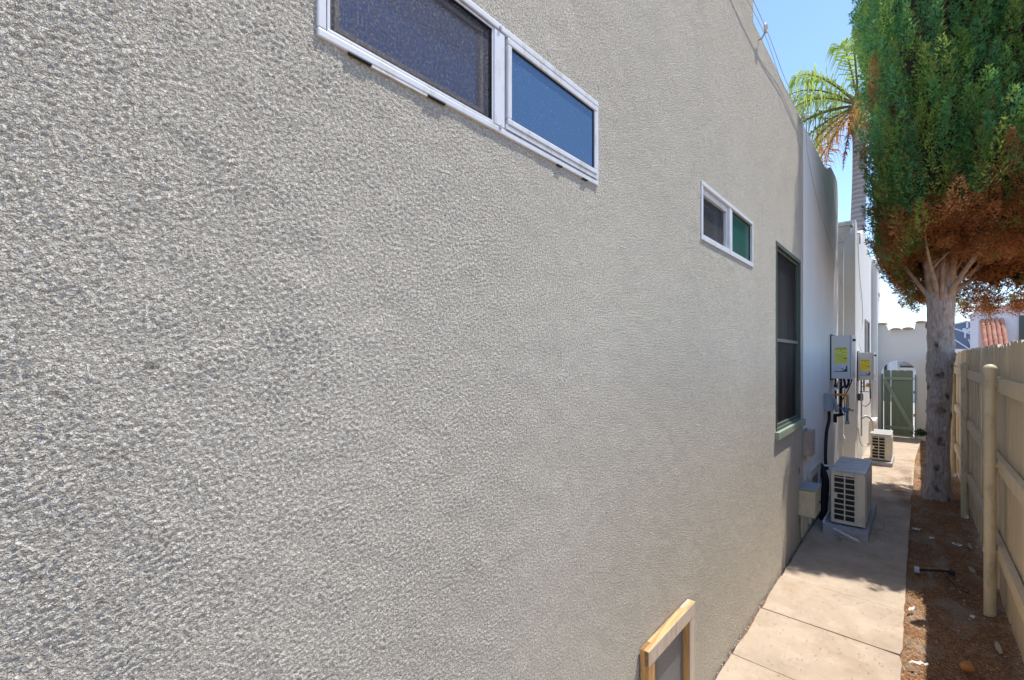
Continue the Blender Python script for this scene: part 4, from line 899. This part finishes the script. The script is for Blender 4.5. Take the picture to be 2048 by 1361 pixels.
lst = [(180, 40, 3.0, gc, 1.0), (200, 55, 2.9, gc, .9), (160, 25, 2.9, gc, 1.1), (172, 62, 2.8, gc, .9), (150, 48, 3.0, gc, 1.0), (215, 35, 2.9, gc, 1.05), (190, 10, 2.7, (.22, .26, .05), 1.15), (185, -8, 2.3, (.30, .30, .05), 1.1), (205, -25, 2.2, yc, 1.0), (160, -20, 2.2, yc, 1.0), (190, -48, 2.0, oc, .5), (240, 75, 2.8, gc, .9), (270, 50, 2.9, gc, 1.0), (300, 35, 2.8, gc, 1.0), (330, 45, 2.9, gc, 1.), (0, 30, 2.8, gc, 1.), (30, 50, 2.9, gc, 1.), (70, 35, 2.9, gc, 1.), (110, 50, 2.8, gc, 1.), (130, 20, 2.8, gc, 1.1), (250, -30, 2.0, oc, .6), (285, -10, 2.2, yc, 1.0), (225, 20, 2.7, gc, 1.1)]
for az, el, L, c_, dr in lst:
    V, F, C = frond(R(az), R(el), L * 1.4, c_, rng, dr, .85, 40); np_mesh('frond', V, F, M_PALM, pm, colors=C)
# hanging dead spray
V, F, C = frond(R(215), R(-70), 1.7, (.30, .13, .05), rng, .3, .3, 60); np_mesh('dead_spray', V, F, M_PALM, pm, colors=C)

# ------------------------------------------------------------------ houses beyond the fence and the gate
hw = empty('white_house', (4.5, 43, 0), 'far white stucco house with curved parapet and red tile roof slope above the fence', 'house')
k42 = 42 / 16
pf = [(2.93, -.05), (2.93, 5.0), (4.0, 5.05), (4.18, 5.12), (4.35, 5.35), (4.5, 5.42), (5.2, 5.45), (12, 5.45), (12, -.05)]
MB().prism(pf, 'y', 42.0, 48).build('wall', M_FARW, hw)
MB().box(4.78, 4.9, 41.92, 42.0, 2.6, 4.1).build('window', M_GLASSD, hw)
MB().box(4.70, 5.9, 41.90, 41.99, 2.4, 4.4).build('window_frame', M_SAGED, hw)
rt0, rt1 = Vector((3.55, 41.95, 4.22)), Vector((3.55, 40.6, 2.2))
rf = MB().add([(3.00, 41.95, 4.2), (4.02, 41.95, 4.2), (4.15, 40.6, 2.15), (3.10, 40.6, 2.15), (3.00, 41.99, 4.1), (4.02, 41.99, 4.1), (4.15, 41.99, 2.05), (3.10, 41.99, 2.05)], [(0, 1, 2, 3), (4, 5, 6, 7), (0, 1, 5, 4), (1, 2, 6, 5), (2, 3, 7, 6), (3, 0, 4, 7)]).build('roof', M_TILE, hw)
tmf = tile_mesh(.112, .24, 6, .9, .035); t0 = tmf.build('roof_tile', M_TILE); t0.parent = rf; kk = 0
slope = math.atan2(2.05, 1.35)
for ci in range(5):
    for ri in range(14):
        o = t0 if kk == 0 else t0.copy()
        if kk: COL.objects.link(o); o.parent = rf
        u_ = (ri + .5) / 14; x = 3.0 + (.115 + ci * .215) + u_ * .10 + random.uniform(-.01, .01)
        o.location = Vector((x, 41.93 - 1.35 * u_, 4.2 - 2.05 * u_ + .01 + .02)) - wloc(rf); o.rotation_euler = (slope + .16, 0, random.uniform(-.04, .04)); kk += 1
bh = empty('blue_house', (5, 62, 0), 'distant slate blue gabled house with white trim seen beside the trunk', 'house')
def gable(mb_name, x0, x1, xm, ze, za, y, mat, par, ylen=8):
    return MB().prism([(x0, -.05), (x1, -.05), (x1, ze), (xm, za), (x0, ze)], 'y', y, y + ylen).build(mb_name, mat, par)
gable('wall', .6, 4.20, 3.46, 4.9, 5.15, 60, M_HBLUE, bh) if False else gable('wall', 1.8, 4.55, 3.46, 4.75, 5.20, 60, M_HBLUE, bh)
def strip(a, b, y, t, name, par):
    a = Vector((a[0], y, a[1])); b = Vector((b[0], y, b[1])); d = (b - a).normalized(); n_ = Vector((-d.z, 0, d.x)) * t
    vs = [a + n_, b + n_, b - n_, a - n_]; vs += [v + Vector((0, .15, 0)) for v in vs]
    MB().add(vs, [(0, 1, 2, 3), (4, 5, 6, 7), (0, 1, 5, 4), (1, 2, 6, 5), (2, 3, 7, 6), (3, 0, 4, 7)]).build(name, M_TRIM, par)
strip((1.6, 4.72), (3.46, 5.22), 59.8, .06, 'bargeboard', bh); strip((3.46, 5.22), (4.7, 4.74), 59.79, .06, 'bargeboard', bh)
strip((3.46, 5.15), (3.46, 4.45), 59.85, .07, 'king_post', bh); strip((4.5, 4.7), (4.5, 1), 59.84, .05, 'corner_board', bh)
MB().box(3.15, 3.75, 59.85, 60, 4.2, 4.55).build('vent', M_TRIM, bh)
gable('porch', 1.2, 3.9, 2.4, 3.3, 4.35, 56, M_HBLUE, bh, 3.9)
strip((2.3, 4.42), (3.95, 3.62), 55.85, .06, 'bargeboard', bh)
strip((3.1, 4.0), (3.1, 3.5), 55.84, .06, 'king_post', bh); strip((2.3, 3.5), (4.0, 1.9), 55.7, .05, 'stair_rail', bh); strip((3.3, 3.4), (3.7, 1.9), 55.72, .03, 'stair_rail', bh)
bs = MB().box(.9, 6, 50, 50.2, -.05, 2.35).build('boundary_screen', simple('blue_tarp', (.05, .12, .33), .6), loc=(3, 50, 0)); tag(bs, 'blue strip of screening low in front of the blue house', 'screen')
# house seen through the arch
ah = empty('pale_house', (-1, 24, 0), 'pale house with grey gable glimpsed through the arched gateway', 'house')
MB().prism([(-4, -.05), (3.0, -.05), (3.0, 2.0), (-.2, 2.15), (-4, 2.15)], 'y', 24, 27).build('wall', M_FARW, ah)
MB().box(-1.02, -.93, 23.93, 24, 0, 2.1).build('window', M_GLASSD, ah)
MB().box(-.66, -.60, 23.9, 24, 0, 2.15).build('corner_board', M_TRIM, ah)
MB().prism([(-.55, 1.42), (.25, 1.42), (.15, 1.55), (-.15, 1.78), (-.45, 1.58)], 'y', 23.6, 23.99).build('porch_gable', M_BOXG2, ah)
MB().box(-.52, .2, 23.55, 23.6, 1.36, 1.42).build('porch_beam', M_BLACK, ah)

# ------------------------------------------------------------------ litter
def scatter_needles():
    rng = np.random.default_rng(8); n = 60000
    y = 2.2 + rng.random(n) ** 1.5 * 9.5; x = -.07 + rng.random(n) * .53
    d = np.sin(x * 13 + y * 3.1) + np.sin(y * 5.7 - x * 7) + rng.normal(size=n) * .8; keep = d > -.9; x, y = x[keep], y[keep]; n = len(x)
    z = -.022 + rng.random(n) * .012 + .012 * np.sin(x * 9 + y * 2.1) + .01 * np.sin(y * 5.3 - x * 4) + .05 * np.exp(-(((x - .19) / .28) ** 2 + ((y - 7.4) / .5) ** 2)) + .02 * np.clip((x - .2) / .3, 0, 1)
    a = rng.random(n) * 2 * np.pi; L = rng.uniform(.004, .018, n); wv = rng.uniform(.0009, .0022, n)
    dx, dy = np.cos(a), np.sin(a); dz = rng.uniform(-.25, .35, n)
    p = np.stack([x, y, z], 1); d = np.stack([dx, dy, dz], 1) * L[:, None]; t = np.stack([-dy, dx, np.zeros(n)], 1) * wv[:, None]
    V = np.stack([p - t, p + t, p + d], 1).reshape(-1, 3); F = np.arange(3 * n).reshape(-1, 3)
    pal = np.array([[.42, .23, .11], [.56, .36, .19], [.22, .11, .05], [.34, .19, .09], [.62, .46, .28]])
    C = np.repeat(pal[rng.choice(5, n, p=[.33, .22, .2, .2, .05])] * rng.uniform(.7, 1.3, n)[:, None], 3, 0)
    return V, F, C
V, F, C = scatter_needles(); o = np_mesh('needle_litter', V, F, M_NEEDLE, colors=C); tag(o, 'rust brown fallen needles covering the dirt strip', 'needles', kind='stuff')
def path_litter():
    rng = np.random.default_rng(18); n1 = 16000; n2 = 1500
    y1 = rng.normal(size=n1) * 1.1 + 7.9; x1 = -.06 - np.abs(rng.normal(size=n1)) * .17; kk = (np.sin(x1 * 21 + y1 * 4) + np.sin(y1 * 9 - x1 * 6) + rng.normal(size=n1) * .7) > -.1; y1 = y1[kk]; x1 = x1[kk]
    y2 = 2.3 + rng.random(n2) * 9; x2 = -.8 + rng.random(n2) * .72
    x = np.concatenate([x1, x2]); y = np.concatenate([y1, y2]); k = (x > -.80) & (y < 12.9); x, y = x[k], y[k]; n = len(x)
    a = rng.random(n) * 2 * np.pi; L = rng.uniform(.004, .02, n); wv = rng.uniform(.001, .0025, n)
    p = np.stack([x, y, np.full(n, .0035)], 1); d = np.stack([np.cos(a), np.sin(a), rng.uniform(0, .3, n)], 1) * L[:, None]; t = np.stack([-np.sin(a), np.cos(a), np.zeros(n)], 1) * wv[:, None]
    V = np.stack([p - t, p + t, p + d], 1).reshape(-1, 3)
    C = np.repeat(np.array([.20, .10, .05]) * rng.uniform(.5, 1.8, n)[:, None], 3, 0); return V, np.arange(3 * n).reshape(-1, 3), C
V, F, C = path_litter(); o = np_mesh('path_litter', V, F, M_NEEDLE, colors=C); tag(o, 'sparse needles and crumbs drifted onto the concrete path', 'needles', kind='stuff')
def chunk(x, y, z, r, rng, flat=.5):
    bm = bmesh.new(); bmesh.ops.create_icosphere(bm, subdivisions=1, radius=r)
    for v in bm.verts: v.co *= rng.uniform(.65, 1.2); v.co.z *= flat
    bm.verts.index_update(); vs = [(v.co.x + x, v.co.y + y, v.co.z + z) for v in bm.verts]; fs = [[v.index for v in f.verts] for f in bm.faces]; bm.free(); return vs, fs
rp = random.Random(3); m = MB()
for _ in range(150):
    y = rp.uniform(2.4, 5.4); m.add(*chunk(WX + abs(rp.gauss(0, .006)) + .003, y, .001, rp.uniform(.002, .006), rp))
for _ in range(160):
    m.add(*chunk(rp.uniform(-.05, .44), rp.uniform(2.4, 9), -.012, rp.uniform(.003, .010), rp))
o = m.build('rubble_crumbs', M_RUBBLE, fixn=False); tag(o, 'pale mortar crumbs along the wall joint and in the dirt', 'rubble', kind='stuff')
labels = [((.395, 3.30), .10, 'long pale broken concrete piece beside the fence foot nearest the camera'), ((.36, 3.95), .05, 'thin pale concrete sliver behind the orange pod along the fence'), ((.405, 4.75), .045, 'pale concrete lump beside the base of the nearest post'), ((.33, 5.25), .05, 'flat pale stone on the dirt left of the fence rail'), ((.36, 5.9), .05, 'small grey stone at the fence foot between two posts')]
for (x, y), r_, lb in labels:
    vs, fs = chunk(0, 0, 0, r_, rp, .28); M_ = Matrix.Translation((x, y, .0)) @ Matrix.Rotation(rp.uniform(-.2, .2), 4, 'Z') @ Matrix.Diagonal((.35, 1.9, 1, 1))
    o = MB().add([M_ @ Vector(v) for v in vs], fs).build('concrete_fragment', M_RUBBLE, loc=(x, y, 0)); tag(o, lb, 'stone', 'broken concrete along the fence foot')
M_LIT = simple('white_litter', (.66, .64, .60), .8, 0, .1)
def scrap(x, y, l, w_, rot, label, mat=M_LIT, name='litter_scrap', cat='litter'):
    n = 7; vs = []
    for i in range(n):
        t = i / (n - 1) - .5; z = .004 + .012 * math.sin(i * 1.9 + x * 20) ** 2 + .012
        ww = w_ * (1 - abs(t) * 1.1) * rp.uniform(.7, 1.2)
        for s_ in (-1, 1):
            q = Matrix.Rotation(rot, 3, 'Z') @ Vector((t * l, s_ * ww / 2, 0)); vs.append((x + q.x, y + q.y, z + (.004 if s_ > 0 else 0)))
    vs += [(a, b, c - .004) for a, b, c in vs]
    fs = []
    for i in range(n - 1):
        k = 2 * i; fs += [(k, k + 1, k + 3, k + 2), (k + 2 * n, k + 2 * n + 2, k + 2 * n + 3, k + 2 * n + 1), (k, k + 2, k + 2 + 2 * n, k + 2 * n), (k + 1, k + 1 + 2 * n, k + 3 + 2 * n, k + 3)]
    fs += [(0, 2 * n, 2 * n + 1, 1), (2 * n - 2, 2 * n - 1, 4 * n - 1, 4 * n - 2)]
    o = MB().add(vs, fs).build(name, mat, loc=(x, y, 0)); tag(o, label, cat); return o
scrap(-.03, 4.10, .075, .022, 1.2, 'white curled scrap on sunlit needles beside the path edge')
scrap(.005, 3.40, .09, .022, .5, 'white scrap in the lower corner of the sunlit needle strip')
scrap(-.01, 6.05, .06, .03, .2, 'white scrap on shaded dirt close to the path edge')
scrap(.27, 4.25, .03, .02, .9, 'small white paper scrap left of the nearest post foot')
scrap(.235, 4.05, .04, .025, 2, 'orange dry leaf lying between the pod and the nearest post', simple('dry_leaf', (.45, .18, .07), .8), 'dry_leaf', 'leaf')
scrap(.17, 5.85, .045, .028, .3, 'bright orange red scrap on the shaded dirt', simple('red_scrap', (.60, .06, .01), .6))
scrap(.27, 5.80, .065, .028, -.3, 'crumpled silver wrapper right of the orange scrap', simple('foil', (.62, .66, .72), .35, .4))
scrap(.10, 5.85, .05, .02, .6, 'faint white scrap left of the orange red scrap')
scrap(-.55, 5.22, .035, .02, .2, 'small teal plastic scrap on the path under the white pipe', simple('teal_plastic', (.03, .35, .28), .5))
# orange-brown pod
bm = bmesh.new(); bmesh.ops.create_uvsphere(bm, u_segments=24, v_segments=16, radius=1)
for v in bm.verts:
    x, y, z = v.co; k = 1 - .42 * max(0, x) ; v.co = Vector((x * .042 * (1.15 if x > 0 else 1), y * .030 * k, (z * .026 * k) + (.012 * max(0, x) ** 2)))
bmesh.ops.rotate(bm, verts=bm.verts[:], matrix=Matrix.Rotation(R(75), 3, 'Z')); 
me = bpy.data.meshes.new('seed_pod'); bm.to_mesh(me); bm.free(); me.polygons.foreach_set('use_smooth', [True] * len(me.polygons)); me.materials.append(simple('pod_skin', (.42, .17, .045), .45, 0, .3, 30, .001, 60))
o = bpy.data.objects.new('dried_pod', me); COL.objects.link(o); o.location = (.205, 3.56, .012); tag(o, 'smooth orange brown teardrop shaped pod lying on the dirt', 'seed pod')
# black strap tool
o = empty('broken_tool', (.1, 4.95, 0), 'black plastic bar with a pale clamp end and trailing cord on the dirt', 'tool')
MB().box(-.02, .012, 4.875, 4.945, .0, .03, .004).build('clamp', simple('pale_plastic', (.45, .50, .62), .4), o)
MB().tube([(.005, 4.90, .018), (.10, 4.96, .024), (.20, 5.03, .02)], .0085, 8).build('bar', M_BLACK, o)
MB().box(.185, .225, 5.0, 5.05, .0, .035, .006).build('handle', M_BLACK, o)
MB().tube(smoothpath([(.15, 5.0, .015), (.18, 4.88, .008), (.22, 4.76, .01), (.27, 4.70, .008), (.28, 4.76, .008), (.22, 4.80, .01)]), .0035, 6).build('cord', M_BLACK, o)
def crack(pts, w, name, parent, seed):
    r_ = random.Random(seed); P_ = smoothpath([(x, y, 0) for x, y in pts], 6); vs = []
    for i, p in enumerate(P_):
        t = (P_[min(i + 1, len(P_) - 1)] - P_[max(i - 1, 0)]).normalized(); n_ = Vector((-t.y, t.x, 0)); p = p + n_ * r_.uniform(-.006, .006); ww = w * r_.uniform(.35, 1.3) * .5
        vs += [(p.x + n_.x * ww, p.y + n_.y * ww, .0026), (p.x - n_.x * ww, p.y - n_.y * ww, .0026)]
    return MB().add(vs, [(2 * i, 2 * i + 1, 2 * i + 3, 2 * i + 2) for i in range(len(P_) - 1)]).build(name, M_CRACK, parent)
M_CRACK = simple('crack_shadow_dirt', (.10, .075, .05), 1.0)
crack([(-.33, 5.35), (-.29, 5.55), (-.31, 5.75), (-.25, 5.9), (-.27, 6.1)], .004, 'crack', path, 1)
crack([(-.29, 5.55), (-.24, 5.50), (-.20, 5.42)], .003, 'crack', path, 2)
